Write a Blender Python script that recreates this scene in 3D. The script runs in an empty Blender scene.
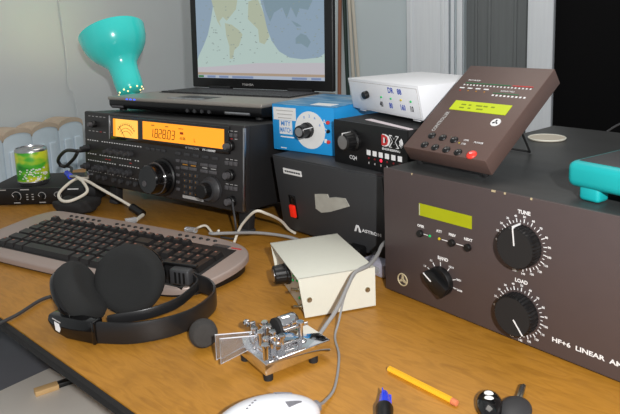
import bpy, bmesh, math, random
from mathutils import Matrix, Vector, Euler
random.seed(7)
C = bpy.context.scene.collection
S = bpy.context.scene
R = math.radians
PI = math.pi

# ------------------------------------------------------------------ camera, world, light, exposure
cam_d = bpy.data.cameras.new('camera')
cam_d.sensor_width = 36.0
cam_d.sensor_fit = 'HORIZONTAL'
cam_d.lens = 638.77 * 36.0 / 620.0
cam_d.shift_x = 0.0
cam_d.shift_y = -(207.0 - 131.0) / 620.0
cam_d.clip_start = 0.05
cam = bpy.data.objects.new('camera', cam_d)
C.objects.link(cam)
cam.location = (0, 0, 0.342)
cam.rotation_euler = (Matrix.Rotation(PI / 2 - 0.1721, 3, 'X') @ Matrix.Rotation(-0.0377, 3, 'Z')).to_euler()
S.camera = cam

world = bpy.data.worlds.new('room_air')
S.world = world
world.use_nodes = True
wbg = world.node_tree.nodes['Background']
wbg.inputs[0].default_value = (0.97, 0.98, 1.0, 1)
wbg.inputs[1].default_value = 0.34

def lamp(name, kind, loc, energy, color, size=0.1, target=None):
    d = bpy.data.lights.new(name, kind)
    d.energy = energy
    d.color = color
    if kind == 'AREA':
        d.size = size
    elif kind in ('POINT', 'SPOT'):
        d.shadow_soft_size = size
    o = bpy.data.objects.new(name, d)
    C.objects.link(o)
    o.location = loc
    if target is not None:
        o.rotation_euler = (Vector(target) - Vector(loc)).to_track_quat('-Z', 'Y').to_euler()
    return o

# the flash of the photographer's camera, just right of and above the lens
lamp('camera_flash', 'POINT', (0.11, -0.24, 0.50), 51.0, (1.0, 0.985, 0.97), 0.012)
# the room's ceiling lamp
lamp('ceiling_lamp', 'AREA', (0.25, 1.45, 1.8), 10.0, (1.0, 0.94, 0.86), 0.9, (0.15, 1.6, 0))

S.view_settings.view_transform = 'Standard'
S.view_settings.look = 'None'
S.view_settings.gamma = 1.0
S.view_settings.use_curve_mapping = False
S.view_settings.exposure = 0.0

# ------------------------------------------------------------------ materials
MATS = {}
def srgb(r, g, b):
    f = lambda c: (c / 255 / 12.92) if c / 255 <= 0.04045 else ((c / 255 + 0.055) / 1.055) ** 2.4
    return (f(r), f(g), f(b), 1)

def mat(name, col, rough=0.5, metal=0.0, noise=0.0, nscale=30.0, bump=0.0, bscale=200.0, coat=0.0,
        emit=0.0, ecol=None, trans=0.0, spec=0.5, stretch=(1, 1, 1)):
    m = bpy.data.materials.new(name)
    m.use_nodes = True
    nt = m.node_tree
    b = nt.nodes['Principled BSDF']
    b.inputs['Base Color'].default_value = col
    b.inputs['Roughness'].default_value = rough
    b.inputs['Metallic'].default_value = metal
    b.inputs['Specular IOR Level'].default_value = spec
    if coat:
        b.inputs['Coat Weight'].default_value = coat
        b.inputs['Coat Roughness'].default_value = 0.08
    if trans:
        b.inputs['Transmission Weight'].default_value = trans
    if emit:
        b.inputs['Emission Color'].default_value = ecol or col
        b.inputs['Emission Strength'].default_value = emit
    tc = None
    if noise or bump:
        tc = nt.nodes.new('ShaderNodeTexCoord')
        mp = nt.nodes.new('ShaderNodeMapping')
        mp.inputs['Scale'].default_value = stretch
        nt.links.new(tc.outputs['Object'], mp.inputs[0])
    if noise:
        n = nt.nodes.new('ShaderNodeTexNoise')
        n.inputs['Scale'].default_value = nscale
        n.inputs['Detail'].default_value = 6
        nt.links.new(mp.outputs[0], n.inputs[0])
        mx = nt.nodes.new('ShaderNodeMix')
        mx.data_type = 'RGBA'
        lo = [max(0, c * (1 - noise)) for c in col[:3]] + [1]
        hi = [min(1, c * (1 + noise)) for c in col[:3]] + [1]
        mx.inputs[6].default_value = lo
        mx.inputs[7].default_value = hi
        nt.links.new(n.outputs[0], mx.inputs[0])
        nt.links.new(mx.outputs[2], b.inputs['Base Color'])
    if bump:
        n2 = nt.nodes.new('ShaderNodeTexNoise')
        n2.inputs['Scale'].default_value = bscale
        n2.inputs['Detail'].default_value = 4
        nt.links.new(mp.outputs[0], n2.inputs[0])
        bp = nt.nodes.new('ShaderNodeBump')
        bp.inputs['Strength'].default_value = bump
        bp.inputs['Distance'].default_value = 0.001
        nt.links.new(n2.outputs[0], bp.inputs['Height'])
        nt.links.new(bp.outputs[0], b.inputs['Normal'])
    MATS[name] = m
    return m

def ramp_mat(name, stops, scale, stretch, rough=0.5, detail=8, distort=0.0, bump=0.1, coat=0.0, second=None):
    m = bpy.data.materials.new(name)
    m.use_nodes = True
    nt = m.node_tree
    b = nt.nodes['Principled BSDF']
    b.inputs['Roughness'].default_value = rough
    if coat:
        b.inputs['Coat Weight'].default_value = coat
        b.inputs['Coat Roughness'].default_value = 0.25
    tc = nt.nodes.new('ShaderNodeTexCoord')
    mp = nt.nodes.new('ShaderNodeMapping')
    mp.inputs['Scale'].default_value = stretch
    nt.links.new(tc.outputs['Object'], mp.inputs[0])
    n = nt.nodes.new('ShaderNodeTexNoise')
    n.inputs['Scale'].default_value = scale
    n.inputs['Detail'].default_value = detail
    n.inputs['Distortion'].default_value = distort
    nt.links.new(mp.outputs[0], n.inputs[0])
    cr = nt.nodes.new('ShaderNodeValToRGB')
    e = cr.color_ramp.elements
    while len(e) < len(stops):
        e.new(0.5)
    for k, (p, c) in enumerate(stops):
        e[k].position = p
        e[k].color = c
    nt.links.new(n.outputs[0], cr.inputs[0])
    out = cr.outputs[0]
    if second:
        sc2, amt, dark = second
        n3 = nt.nodes.new('ShaderNodeTexNoise')
        n3.inputs['Scale'].default_value = sc2
        n3.inputs['Detail'].default_value = 5
        nt.links.new(tc.outputs['Object'], n3.inputs[0])
        r3 = nt.nodes.new('ShaderNodeValToRGB')
        r3.color_ramp.elements[0].position = 0.35
        r3.color_ramp.elements[1].position = 0.62
        r3.color_ramp.elements[0].color = (dark, dark, dark, 1)
        r3.color_ramp.elements[1].color = (1, 1, 1, 1)
        nt.links.new(n3.outputs[0], r3.inputs[0])
        mx = nt.nodes.new('ShaderNodeMix')
        mx.data_type = 'RGBA'
        mx.blend_type = 'MULTIPLY'
        mx.inputs[0].default_value = amt
        nt.links.new(out, mx.inputs[6])
        nt.links.new(r3.outputs[0], mx.inputs[7])
        out = mx.outputs[2]
    nt.links.new(out, b.inputs['Base Color'])
    if bump:
        bp = nt.nodes.new('ShaderNodeBump')
        bp.inputs['Strength'].default_value = bump
        bp.inputs['Distance'].default_value = 0.001
        nt.links.new(n.outputs[0], bp.inputs['Height'])
        nt.links.new(bp.outputs[0], b.inputs['Normal'])
    MATS[name] = m
    return m

W_ = ramp_mat('desk_wood', [(0.25, srgb(153, 103, 30)), (0.45, srgb(167, 115, 35)), (0.6, srgb(177, 123, 41)), (0.8, srgb(159, 107, 31))],
              9.0, (2.2, 11, 8), rough=0.46, distort=1.8, bump=0.05, coat=0.04, second=(9.0, 0.35, 0.62))
EDGE = mat('dark_edge_band', srgb(20, 18, 17), 0.8, noise=0.4, nscale=60)
LEGW = mat('dark_desk_frame', srgb(48, 40, 34), 0.6)
WALL = mat('grey_blue_wall_paint', srgb(192, 198, 200), 0.75, noise=0.05, nscale=5, bump=0.1, bscale=40)
WALLB = mat('grey_blue_back_wall_paint', srgb(204, 216, 220), 0.75, noise=0.04, nscale=4)
TRIM = mat('white_trim_paint', srgb(236, 242, 248), 0.5, noise=0.09, nscale=9, stretch=(14, 14, 0.5), bump=0.15, bscale=14)
DOORP = mat('dark_grey_panel_paint', srgb(112, 117, 118), 0.6, noise=0.22, nscale=8, stretch=(12, 12, 0.4), bump=0.1, bscale=20)
NIGHT = mat('night_window_glass', (0.0012, 0.0012, 0.0016, 1), 0.6, spec=0.1)
FLOOR = mat('brown_floor', srgb(70, 58, 50), 0.6, noise=0.2, nscale=6)
RADI = mat('radiator_enamel', srgb(200, 214, 224), 0.4, noise=0.1, nscale=30)
DUST = mat('radiator_dust', srgb(188, 170, 150), 0.9, noise=0.2, nscale=40)
AMPF = mat('amp_panel_brown', srgb(76, 65, 64), 0.45, noise=0.05, nscale=60, bump=0.05, bscale=900)
AMPB = mat('amp_cabinet_black', srgb(52, 53, 53), 0.42, noise=0.4, nscale=14, bump=0.05, bscale=400, stretch=(1, 3, 1))
BLKPL = mat('black_plastic', srgb(14, 14, 15), 0.42)
BLKGL = mat('gloss_black_plastic', srgb(14, 14, 15), 0.12, coat=0.4)
BLKMT = mat('matt_black', srgb(26, 26, 27), 0.7)
DKGREY = mat('charcoal_plastic', srgb(56, 56, 58), 0.5)
RADP = mat('radio_panel_black', srgb(40, 38, 38), 0.45, noise=0.15, nscale=50)
RADC = mat('radio_case_black', srgb(27, 27, 28), 0.5, noise=0.2, nscale=40, bump=0.1, bscale=600)
BTN = mat('radio_button_grey', srgb(84, 82, 84), 0.45)
WHT = mat('white_print', srgb(232, 232, 232), 0.6)
GREYPR = mat('grey_print', srgb(176, 174, 172), 0.6)
ORPR = mat('amber_print', srgb(190, 130, 40), 0.6)
REDPR = mat('red_print', srgb(190, 50, 50), 0.6)
GRNPR = mat('green_print', srgb(40, 110, 70), 0.6)
GOLDPR = mat('pale_gold_print', srgb(186, 172, 138), 0.5)
BLUEPR = mat('blue_ink', srgb(40, 80, 190), 0.6)
CYANPR = mat('light_blue_ink', srgb(70, 140, 210), 0.6)
BLKPR = mat('black_ink', srgb(30, 32, 40), 0.6)
ALU = mat('aluminium', srgb(190, 190, 192), 0.3, metal=1.0)
CHR = mat('chrome', (0.86, 0.86, 0.88, 1), 0.06, metal=1.0)
STEEL = mat('brushed_nickel', srgb(180, 176, 160), 0.3, metal=1.0)
AMBER = mat('amber_display', srgb(120, 60, 5), 0.4, emit=1.25, ecol=srgb(255, 158, 34))
AMBERL = mat('amber_meter', srgb(120, 70, 10), 0.4, emit=1.2, ecol=srgb(255, 192, 84))
AMBDK = mat('amber_display_ink', srgb(60, 26, 0), 0.6)
LCDY = mat('backlit_lcd', srgb(150, 160, 0), 0.4, emit=0.55, ecol=srgb(186, 205, 10), noise=0.05, nscale=60)
LCDO = mat('olive_lcd', srgb(140, 144, 6), 0.4, emit=0.32, ecol=srgb(170, 178, 6), noise=0.12, nscale=70)
LCDINK = mat('lcd_ink', srgb(130, 142, 10), 0.5)
TEAL = mat('teal_enamel', srgb(66, 236, 228), 0.22, coat=0.5)
TEALR = mat('teal_rubber', srgb(20, 168, 170), 0.45)
BLUE = mat('blue_painted_steel', srgb(33, 150, 218), 0.4, noise=0.05, nscale=60)
BLUET = ramp_mat('reflection_streaked_blue', [(0.3, srgb(36, 110, 160)), (0.5, srgb(70, 134, 176)), (0.66, srgb(150, 180, 196)), (0.8, srgb(60, 110, 150))],
                 16, (1, 5, 1), rough=0.4, bump=0)  # pale streaks paint reflected light into the blue of the tuner top
WHTBOX = mat('white_painted_box', srgb(236, 238, 242), 0.5)
CREAM = mat('cream_painted_steel', srgb(212, 212, 199), 0.5, noise=0.03, nscale=100)
CREAMP = mat('pale_panel', srgb(206, 208, 200), 0.5)
PSU = mat('psu_black_enamel', srgb(52, 53, 55), 0.55, noise=0.18, nscale=12)
TAPE = mat('grey_duct_tape', srgb(172, 170, 160), 0.6, noise=0.2, nscale=60, bump=0.4, bscale=200)
LABEL = mat('white_paper_label', srgb(228, 228, 226), 0.7, noise=0.06, nscale=80)
PINKL = mat('pinkish_paper_strip', srgb(226, 214, 218), 0.7, noise=0.05, nscale=80)
REDSW = mat('red_rocker', srgb(220, 40, 24), 0.3, emit=0.25, ecol=srgb(255, 40, 20))
REDB = mat('red_rubber_button', srgb(222, 60, 48), 0.4)
LEDR = mat('lit_red_led', srgb(255, 30, 50), 0.3, emit=1.5, ecol=srgb(255, 40, 70))
LEDG = mat('green_led', srgb(40, 190, 105), 0.3)
LEDY = mat('yellow_led', srgb(200, 180, 30), 0.3)
LEDD = mat('dark_red_led', srgb(110, 20, 26), 0.3)
LEDB = mat('blue_led', srgb(60, 90, 255), 0.3, emit=1.2, ecol=srgb(70, 100, 255))
LAPS = mat('silver_laptop_plastic', srgb(150, 144, 136), 0.35, metal=0.3)
LAPK = mat('laptop_key', srgb(42, 42, 44), 0.5)
SCR_DAY = mat('screen_day_sea', srgb(20, 24, 24), 0.35, emit=0.9, ecol=srgb(178, 198, 192))
SCR_NIGHT = mat('screen_night_sea', srgb(20, 24, 26), 0.35, emit=0.9, ecol=srgb(140, 160, 178))
SCR_LAND = mat('screen_land', srgb(20, 22, 18), 0.35, emit=0.9, ecol=srgb(174, 182, 160), noise=0.1, nscale=200)
SCR_LANDN = mat('screen_night_land', srgb(20, 22, 20), 0.35, emit=0.9, ecol=srgb(124, 146, 158))
SCR_ICE = mat('screen_ice', srgb(22, 22, 22), 0.35, emit=0.9, ecol=srgb(188, 184, 190))
SCR_BAR = mat('screen_colour_bar', srgb(24, 20, 16), 0.35, emit=0.9, ecol=srgb(170, 150, 130), noise=0.5, nscale=60)
SCR_TASK = mat('screen_task_bar', srgb(24, 24, 26), 0.35, emit=0.9, ecol=srgb(170, 180, 196))
SCR_TASKD = mat('screen_task_button', srgb(24, 24, 26), 0.35, emit=0.9, ecol=srgb(120, 136, 172))
SCR_DOT = mat('screen_marks', srgb(24, 24, 26), 0.4, emit=0.9, ecol=srgb(136, 150, 146))
KBD = mat('keyboard_silver', srgb(158, 142, 134), 0.4, metal=0.15)
KEY = mat('black_key', srgb(30, 28, 28), 0.42)
KEYLG = mat('orange_key_legend', srgb(150, 104, 88), 0.6)
CANP = ramp_mat('green_yellow_can_print', [(0.3, srgb(24, 128, 40)), (0.45, srgb(80, 180, 50)), (0.55, srgb(196, 214, 50)), (0.7, srgb(226, 216, 60))],
                22, (1, 1, 1.6), rough=0.3, detail=2, bump=0)
FOAM = mat('ear_pad_velour', srgb(31, 32, 32), 0.95, noise=0.15, nscale=60, bump=0.5, bscale=900)
FOAMS = mat('grey_foam', srgb(58, 56, 54), 1.0, noise=0.2, nscale=300, bump=0.8, bscale=900)
BAND = mat('headband_plastic', srgb(30, 30, 31), 0.32)
CABW = mat('white_cable', srgb(212, 206, 192), 0.5)
CABG = mat('grey_cable', srgb(142, 142, 142), 0.45)
CABK = mat('black_cable', srgb(24, 24, 25), 0.5)
CABD = mat('dark_grey_cable', srgb(52, 52, 54), 0.5)
CABGR = mat('dark_green_cable', srgb(30, 54, 48), 0.5)
CABBR = mat('brown_cable', srgb(150, 100, 76), 0.6)
CLEAR = mat('clear_connector', srgb(214, 216, 220), 0.15, trans=0.6)
ACRY = mat('clear_acrylic', srgb(244, 246, 250), 0.08, trans=0.94)
ACRYE = mat('frosted_acrylic_edge', srgb(240, 240, 246), 0.35, trans=0.15)
MOUSEW = mat('white_mouse_plastic', srgb(232, 234, 240), 0.25, coat=0.3)
MOUSEG = mat('grey_mouse_mark', srgb(120, 120, 126), 0.4)
YEL = mat('yellow_pencil_paint', srgb(240, 178, 34), 0.35)
PINK = mat('pink_eraser', srgb(206, 120, 80), 0.8)
BLUEPL = mat('blue_plastic', srgb(50, 74, 230), 0.25, coat=0.3)
LGREY = mat('light_grey_laminate', srgb(226, 222, 214), 0.6, noise=0.06, nscale=20)
BINM = mat('dark_grey_bin_plastic', srgb(96, 98, 104), 0.4, noise=0.15, nscale=12)
TANW = mat('tan_wood', srgb(206, 170, 118), 0.6, noise=0.15, nscale=40)
DISCM = mat('pale_disc_card', srgb(190, 182, 166), 0.5, noise=0.05, nscale=30)
REMF = mat('controller_brown', srgb(92, 72, 66), 0.5, noise=0.06, nscale=60, bump=0.1, bscale=700)
GLOWW = mat('lit_vent', srgb(255, 230, 170), 0.5, emit=1.2, ecol=srgb(255, 226, 160))
BULBM = mat('lit_bulb', srgb(255, 230, 190), 0.5, emit=4.0, ecol=srgb(255, 214, 150))
LAVG = mat('translucent_grey_bag', srgb(176, 174, 188), 0.3, trans=0.2)

# ------------------------------------------------------------------ mesh builder
_txt = {}
def text_data(s, bold=0.0):
    if (s, bold) in _txt:
        return _txt[(s, bold)]
    c = bpy.data.curves.new('t', 'FONT')
    c.body = s
    c.size = 1.0
    c.resolution_u = 2
    c.offset = bold
    c.align_x = 'CENTER'
    c.align_y = 'CENTER'
    o = bpy.data.objects.new('t', c)
    me = bpy.data.meshes.new_from_object(o)
    bpy.data.objects.remove(o)
    bpy.data.curves.remove(c)
    _txt[(s, bold)] = me
    return me

def smooth_path(pts, n=6, closed=False):
    P = [Vector(p) for p in pts]
    if len(P) < 3:
        return P
    out = []
    N = len(P)
    rng = range(N) if closed else range(N - 1)
    for i in rng:
        if closed:
            a, b, c, d = P[(i - 1) % N], P[i], P[(i + 1) % N], P[(i + 2) % N]
        else:
            a = P[i - 1] if i > 0 else P[i] * 2 - P[i + 1]
            b, c = P[i], P[i + 1]
            d = P[i + 2] if i + 2 < N else P[i + 1] * 2 - P[i]
        for k in range(n):
            t = k / n
            out.append(0.5 * ((2 * b) + (c - a) * t + (2 * a - 5 * b + 4 * c - d) * t * t + (3 * b - a - 3 * c + d) * t ** 3))
    if not closed:
        out.append(P[-1])
    return out

class MB:
    def __init__(s, M=None):
        s.bm = bmesh.new()
        s.mats = []
        s.M = M or Matrix.Identity(4)
    def idx(s, m):
        if m is None:
            m = s.mats[0] if s.mats else None
        if m not in s.mats:
            s.mats.append(m)
        return s.mats.index(m)
    def absorb(s, bm, m, X=None):
        i = s.idx(m)
        for f in bm.faces:
            f.material_index = i
        bm.transform(s.M @ (X or Matrix.Identity(4)))
        me = bpy.data.meshes.new('tmp')
        bm.to_mesh(me)
        bm.free()
        s.bm.from_mesh(me)
        bpy.data.meshes.remove(me)
        return s
    def box(s, x0, x1, y0, y1, z0, z1, m, bev=0.0, seg=2, X=None):
        bm = bmesh.new()
        bmesh.ops.create_cube(bm, size=1)
        bm.transform(Matrix.Translation(((x0 + x1) / 2, (y0 + y1) / 2, (z0 + z1) / 2)) @ Matrix.Diagonal((abs(x1 - x0), abs(y1 - y0), abs(z1 - z0), 1)))
        if bev:
            bmesh.ops.bevel(bm, geom=bm.edges[:], offset=bev, segments=seg, affect='EDGES', profile=0.5)
        return s.absorb(bm, m, X)
    def lathe(s, prof, o, axis, m, seg=28, X=None, flute=0, fdepth=0.0, closed=True):
        bm = bmesh.new()
        q = Vector(axis).normalized().to_track_quat('Z', 'Y')
        rings = []
        for (r, h) in prof:
            if r < 1e-6:
                rings.append([bm.verts.new(Vector(o) + q @ Vector((0, 0, h)))])
            else:
                ring = []
                for k in range(seg):
                    a = 2 * PI * k / seg
                    rr = r * (1 - (fdepth if (flute and k % 2) else 0))
                    ring.append(bm.verts.new(Vector(o) + q @ Vector((rr * math.cos(a), rr * math.sin(a), h))))
                rings.append(ring)
        for A, B in zip(rings, rings[1:]):
            if len(A) == 1 and len(B) == 1:
                continue
            for k in range(seg):
                k2 = (k + 1) % seg
                if len(A) == 1:
                    bm.faces.new((A[0], B[k2], B[k]))
                elif len(B) == 1:
                    bm.faces.new((A[k], A[k2], B[0]))
                else:
                    bm.faces.new((A[k], A[k2], B[k2], B[k]))
        if closed:
            if len(rings[0]) > 1:
                bm.faces.new(rings[0])
            if len(rings[-1]) > 1:
                bm.faces.new(rings[-1])
        bmesh.ops.recalc_face_normals(bm, faces=bm.faces[:])
        return s.absorb(bm, m, X)
    def cyl(s, p0, p1, r, m, r1=None, seg=20, X=None):
        p0, p1 = Vector(p0), Vector(p1)
        L = (p1 - p0).length
        return s.lathe([(r, 0), (r if r1 is None else r1, L)], p0, p1 - p0, m, seg, X)
    def tube(s, pts, r, m, seg=8, smooth=6, closed=False, X=None):
        P = smooth_path(pts, smooth, closed) if smooth else [Vector(p) for p in pts]
        bm = bmesh.new()
        N = len(P)
        up = Vector((0.13, 0.21, 0.97)).normalized()
        rings = []
        for i, p in enumerate(P):
            if closed:
                t = P[(i + 1) % N] - P[i - 1]
            else:
                t = P[min(i + 1, N - 1)] - P[max(i - 1, 0)]
            t.normalize()
            n = up - t * up.dot(t)
            if n.length < 1e-3:
                n = Vector((1, 0, 0)) - t * t.x
            n.normalize()
            up = n
            b = t.cross(n)
            rr = r(i / max(1, N - 1)) if callable(r) else r
            rings.append([bm.verts.new(p + (n * math.cos(2 * PI * k / seg) + b * math.sin(2 * PI * k / seg)) * rr) for k in range(seg)])
        prs = list(zip(rings, rings[1:]))
        if closed:
            prs.append((rings[-1], rings[0]))
        for A, B in prs:
            for k in range(seg):
                k2 = (k + 1) % seg
                bm.faces.new((A[k], A[k2], B[k2], B[k]))
        if not closed:
            bm.faces.new(rings[0])
            bm.faces.new(rings[-1])
        bmesh.ops.recalc_face_normals(bm, faces=bm.faces[:])
        return s.absorb(bm, m, X)
    def prism(s, poly, a, b, m, plane='xz', bev=0.0, X=None):
        bm = bmesh.new()
        def P(u, v, w):
            return {'xz': (u, w, v), 'xy': (u, v, w), 'yz': (w, u, v)}[plane]
        A = [bm.verts.new(P(u, v, a)) for u, v in poly]
        B = [bm.verts.new(P(u, v, b)) for u, v in poly]
        n = len(poly)
        bm.faces.new(A)
        bm.faces.new(B)
        for k in range(n):
            bm.faces.new((A[k], A[(k + 1) % n], B[(k + 1) % n], B[k]))
        bmesh.ops.recalc_face_normals(bm, faces=bm.faces[:])
        if bev:
            bmesh.ops.bevel(bm, geom=bm.edges[:], offset=bev, segments=2, affect='EDGES', profile=0.5)
        return s.absorb(bm, m, X)
    def ell(s, c, r, m, X=None, seg=24):
        bm = bmesh.new()
        bmesh.ops.create_uvsphere(bm, u_segments=seg, v_segments=seg // 2, radius=1)
        bm.transform(Matrix.Translation(c) @ Matrix.Diagonal((r[0], r[1], r[2], 1)))
        return s.absorb(bm, m, X)
    def strip(s, pts, zb, h, th, m, X=None, n=6):
        """upright band following a path; zb(t) base height, h(t) height"""
        P = smooth_path([(p[0], p[1], 0) for p in pts], n)
        N = len(P)
        bm = bmesh.new()
        rings = []
        for i, p in enumerate(P):
            t = (P[min(i + 1, N - 1)] - P[max(i - 1, 0)]).normalized()
            nn = Vector((-t.y, t.x, 0))
            f = i / (N - 1)
            z0, hh = zb(f), h(f)
            prof = [(-.5, .12), (-.5, .88), (-.3, 1), (.3, 1), (.5, .88), (.5, .12), (.3, 0), (-.3, 0)]
            rings.append([bm.verts.new(p + nn * th * a + Vector((0, 0, z0 + hh * b))) for a, b in prof])
        for A, B in zip(rings, rings[1:]):
            for k in range(8):
                bm.faces.new((A[k], A[(k + 1) % 8], B[(k + 1) % 8], B[k]))
        bm.faces.new(rings[0])
        bm.faces.new(rings[-1])
        bmesh.ops.recalc_face_normals(bm, faces=bm.faces[:])
        return s.absorb(bm, m, X)
    def text(s, t, x, z, h, m, y=-0.0004, plane='xz', rot=0.0, sx=1.0, X=None, bold=0.012, fit=None):
        bm = bmesh.new()
        bm.from_mesh(text_data(t, bold))
        k = h / 0.7
        if fit:
            xs = [v.co.x for v in bm.verts]
            sx = fit / ((max(xs) - min(xs)) * k)
        T = Matrix.Rotation(rot, 4, 'Z') @ Matrix.Diagonal((k * sx, k, 1, 1))
        if plane == 'xz':
            L = Matrix.Translation((x, y, z)) @ Matrix.Rotation(PI / 2, 4, 'X') @ T
        elif plane == 'xy':
            L = Matrix.Translation((x, z, y)) @ T
        else:   # face whose outward normal is -x; text runs along -y
            L = Matrix.Translation((y, x, z)) @ Matrix.Rotation(-PI / 2, 4, 'Z') @ Matrix.Rotation(PI / 2, 4, 'X') @ T
        return s.absorb(bm, m, (X or Matrix.Identity(4)) @ L)
    def dash(s, x, z, w, h, m, y=-0.0004):
        """tiny printed bar on an upright panel"""
        return s.box(x - w / 2, x + w / 2, y, y + 0.0006, z - h / 2, z + h / 2, m)
    def build(s, name, parent=None, ang=35, label=None):
        me = bpy.data.meshes.new(name)
        s.bm.to_mesh(me)
        s.bm.free()
        for m in s.mats:
            me.materials.append(m)
        for p in me.polygons:
            p.use_smooth = True
        me.set_sharp_from_angle(angle=R(ang))
        o = bpy.data.objects.new(name, me)
        C.objects.link(o)
        if parent is not None:
            o.parent = parent
        if label:
            o['label'] = label
        return o

def thing(name, label, cat, loc=(0, 0, 0), rot=(0, 0, 0), group=None):
    o = bpy.data.objects.new(name, None)
    o.empty_display_size = 0.02
    C.objects.link(o)
    o.location = loc
    o.rotation_euler = rot
    o['label'] = label
    o['category'] = cat
    if group:
        o['group'] = group
    return o

def tag(o, label, cat, group=None):
    o['label'] = label
    o['category'] = cat
    if group:
        o['group'] = group
    return o

def struct(o, label=None, cat=None):
    o['kind'] = 'structure'
    if label:
        o['label'] = label
    if cat:
        o['category'] = cat
    return o

def knob(parent, x, z, r, d, m=BLKPL, skirt=None, flute=False, y0=0.0, pointer=None, cap=None, name='knob', M=None):
    b = MB(M)
    if skirt:
        b.lathe([(skirt, 0), (skirt, d * .35), (r * 1.02, d * .45)], (x, y0, z), (0, -1, 0), m, 32)
    b.lathe([(r, 0), (r, d * .85), (r * .93, d), (0, d)], (x, y0, z), (0, -1, 0), m, 40, flute=1 if flute else 0, fdepth=0.06)
    if cap:
        b.lathe([(r * .75, 0), (r * .75, .0004), (0, .0004)], (x, y0 - d, z), (0, -1, 0), cap, 28)
    if pointer is not None:
        T = Matrix.Translation((x, 0, z)) @ Matrix.Rotation(-pointer, 4, 'Y')
        b.box(r * .15, r * .95, y0 - d - .0005, y0 - d + .001, -r * .045, r * .045, WHT, X=T)
    return b.build(name, parent, ang=28)

# ------------------------------------------------------------------ room (the desk top is z = 0)
FZ = -0.72
d = MB(); d.box(-3, 3, -1.5, 4, FZ - .05, FZ, FLOOR); struct(d.build('floor'))
# left wall, running away from the camera behind the radiator
WLyaw = R(65)
wl = MB(Matrix.Translation((-0.22, 2.84, 0)) @ Matrix.Rotation(WLyaw, 4, 'Z'))
wl.box(-4.2, 0.0, 0.0, 0.1, FZ, 1.9, WALL)
struct(wl.build('wall_left'))
BW = Matrix.Translation((-0.22, 2.84, 0)) @ Matrix.Rotation(R(-25), 4, 'Z')
wb = MB(BW)
wb.box(-.1, 0.905, 0, 0.1, FZ, 1.9, WALLB)
wb.box(0.905, 2.3, 0, 0.1, 1.3, 1.9, WALLB)
wb.box(1.95, 2.3, 0, 0.1, FZ, 1.3, WALLB)
wb.box(1.225, 1.95, 0, 0.1, FZ, -.45, WALLB)
struct(wb.build('wall_back'))
t = MB(BW)
t.box(.688, .852, -.03, 0, FZ, 1.9, TRIM, .004)
t.box(.700, .715, -.036, -.03, FZ, 1.9, TRIM, .003)
t.box(.822, .840, -.036, -.03, FZ, 1.9, TRIM, .003)
struct(t.build('trim_1'))
t = MB(BW)
t.box(.857, .871, -.018, 0.0, FZ, 1.9, TRIM, .003)
t.box(.881, .903, -.022, 0.0, FZ, 1.9, TRIM, .003)
struct(t.build('trim_2'))
t = MB(BW)
t.box(.905, 1.14, .05, .09, FZ, 1.3, DOORP)
for xx in (.935, .985, 1.08):
    t.box(xx, xx + .012, .044, .052, FZ, 1.3, DOORP, .002)
struct(t.build('door_1'))
t = MB(BW)
t.box(1.138, 1.226, -.03, .1, FZ, 1.3, TRIM, .004)
struct(t.build('trim_3'))
t = MB(BW)
t.box(1.226, 1.95, .06, .075, -.45, 1.3, NIGHT)
w1 = struct(t.build('window_1'))
# pale crack / pipe down the left wall
t = MB(); t.tube([(-.690, 1.815, .62), (-.6867, 1.823, .409), (-.684, 1.829, .25), (-.6855, 1.8262, .176), (-.676, 1.846, .115), (-.674, 1.85, -.3)], .0016, WALL, 6)
struct(t.build('trim_4'))

# ------------------------------------------------------------------ radiator on the left wall
rr = thing('radiator', 'pale blue ribbed radiator with dusty wavy top on the left wall', 'radiator', (-0.7170, 1.5623, FZ), (0, 0, R(65)))
for k in range(-1, 3):
    b = MB()
    x = .088 * k
    zt = .100 - FZ
    arc = [(x + .0432 * math.cos(R(a)), zt - .014 + .014 * math.sin(R(a))) for a in range(0, 181, 12)]
    b.prism([(x - .0432, .1)] + [(x + .0432, .1)] + arc, .012, .072, RADI, 'xz', .003)
    b.box(x - .030, x - .006, .006, .014, .13, zt - .05, RADI, .004, 3)
    b.box(x + .006, x + .030, .006, .014, .13, zt - .05, RADI, .004, 3)
    rc = b.build('radiator_column', rr)
    c = MB()
    arc1 = [(x + .0436 * math.cos(R(a)), zt - .0130 + .0170 * math.sin(R(a))) for a in range(0, 181, 12)]
    arc0 = [(x + .0436 * math.cos(R(a)), zt - .024 + .0160 * math.sin(R(a))) for a in range(180, -1, -12)]
    c.prism(arc1 + arc0, .0105, .0735, DUST, 'xz')
    c.build('column_cap', rc, label='dusty brown rounded top')
b = MB()
b.box(-.12, .21, .03, .06, .09, .14, RADI, .008)
b.box(-.12, .21, .03, .06, zt - .09, zt - .03, RADI, .008)
b.build('header_pipe', rr)
for x in (-.088, .176):
    b = MB(); b.box(x - .02, x + .02, .01, .07, 0, .11, RADI, .006); b.build('foot', rr)

# ------------------------------------------------------------------ desk
DYAW = -0.7557
desk = thing('desk', 'worn orange-brown wooden desk carrying all the radio gear', 'desk', (-0.361, 0.702, 0), (0, 0, DYAW))
DX0, DX1, DD = -.735, 1.05, .86
b = MB(); b.box(DX0, DX1, 0.004, DD, -.013, 0, W_, .0010); b.build('desk_top', desk)
b = MB(); b.box(DX0, DX1, -.003, .004, -.0100, -.0008, EDGE, .0015); b.build('edge_band', desk, label='black front edge band')
for x in (DX0 + .05, DX1 - .05):
    for y in (.12, DD - .06):
        b = MB(); b.box(x - .025, x + .025, y - .025, y + .025, FZ, -.013, LEGW, .003); b.build('leg', desk)
b = MB(); b.box(DX0 + .08, DX1 - .08, .40, .42, -.11, -.013, LEGW, .002); b.build('apron', desk)

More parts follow.
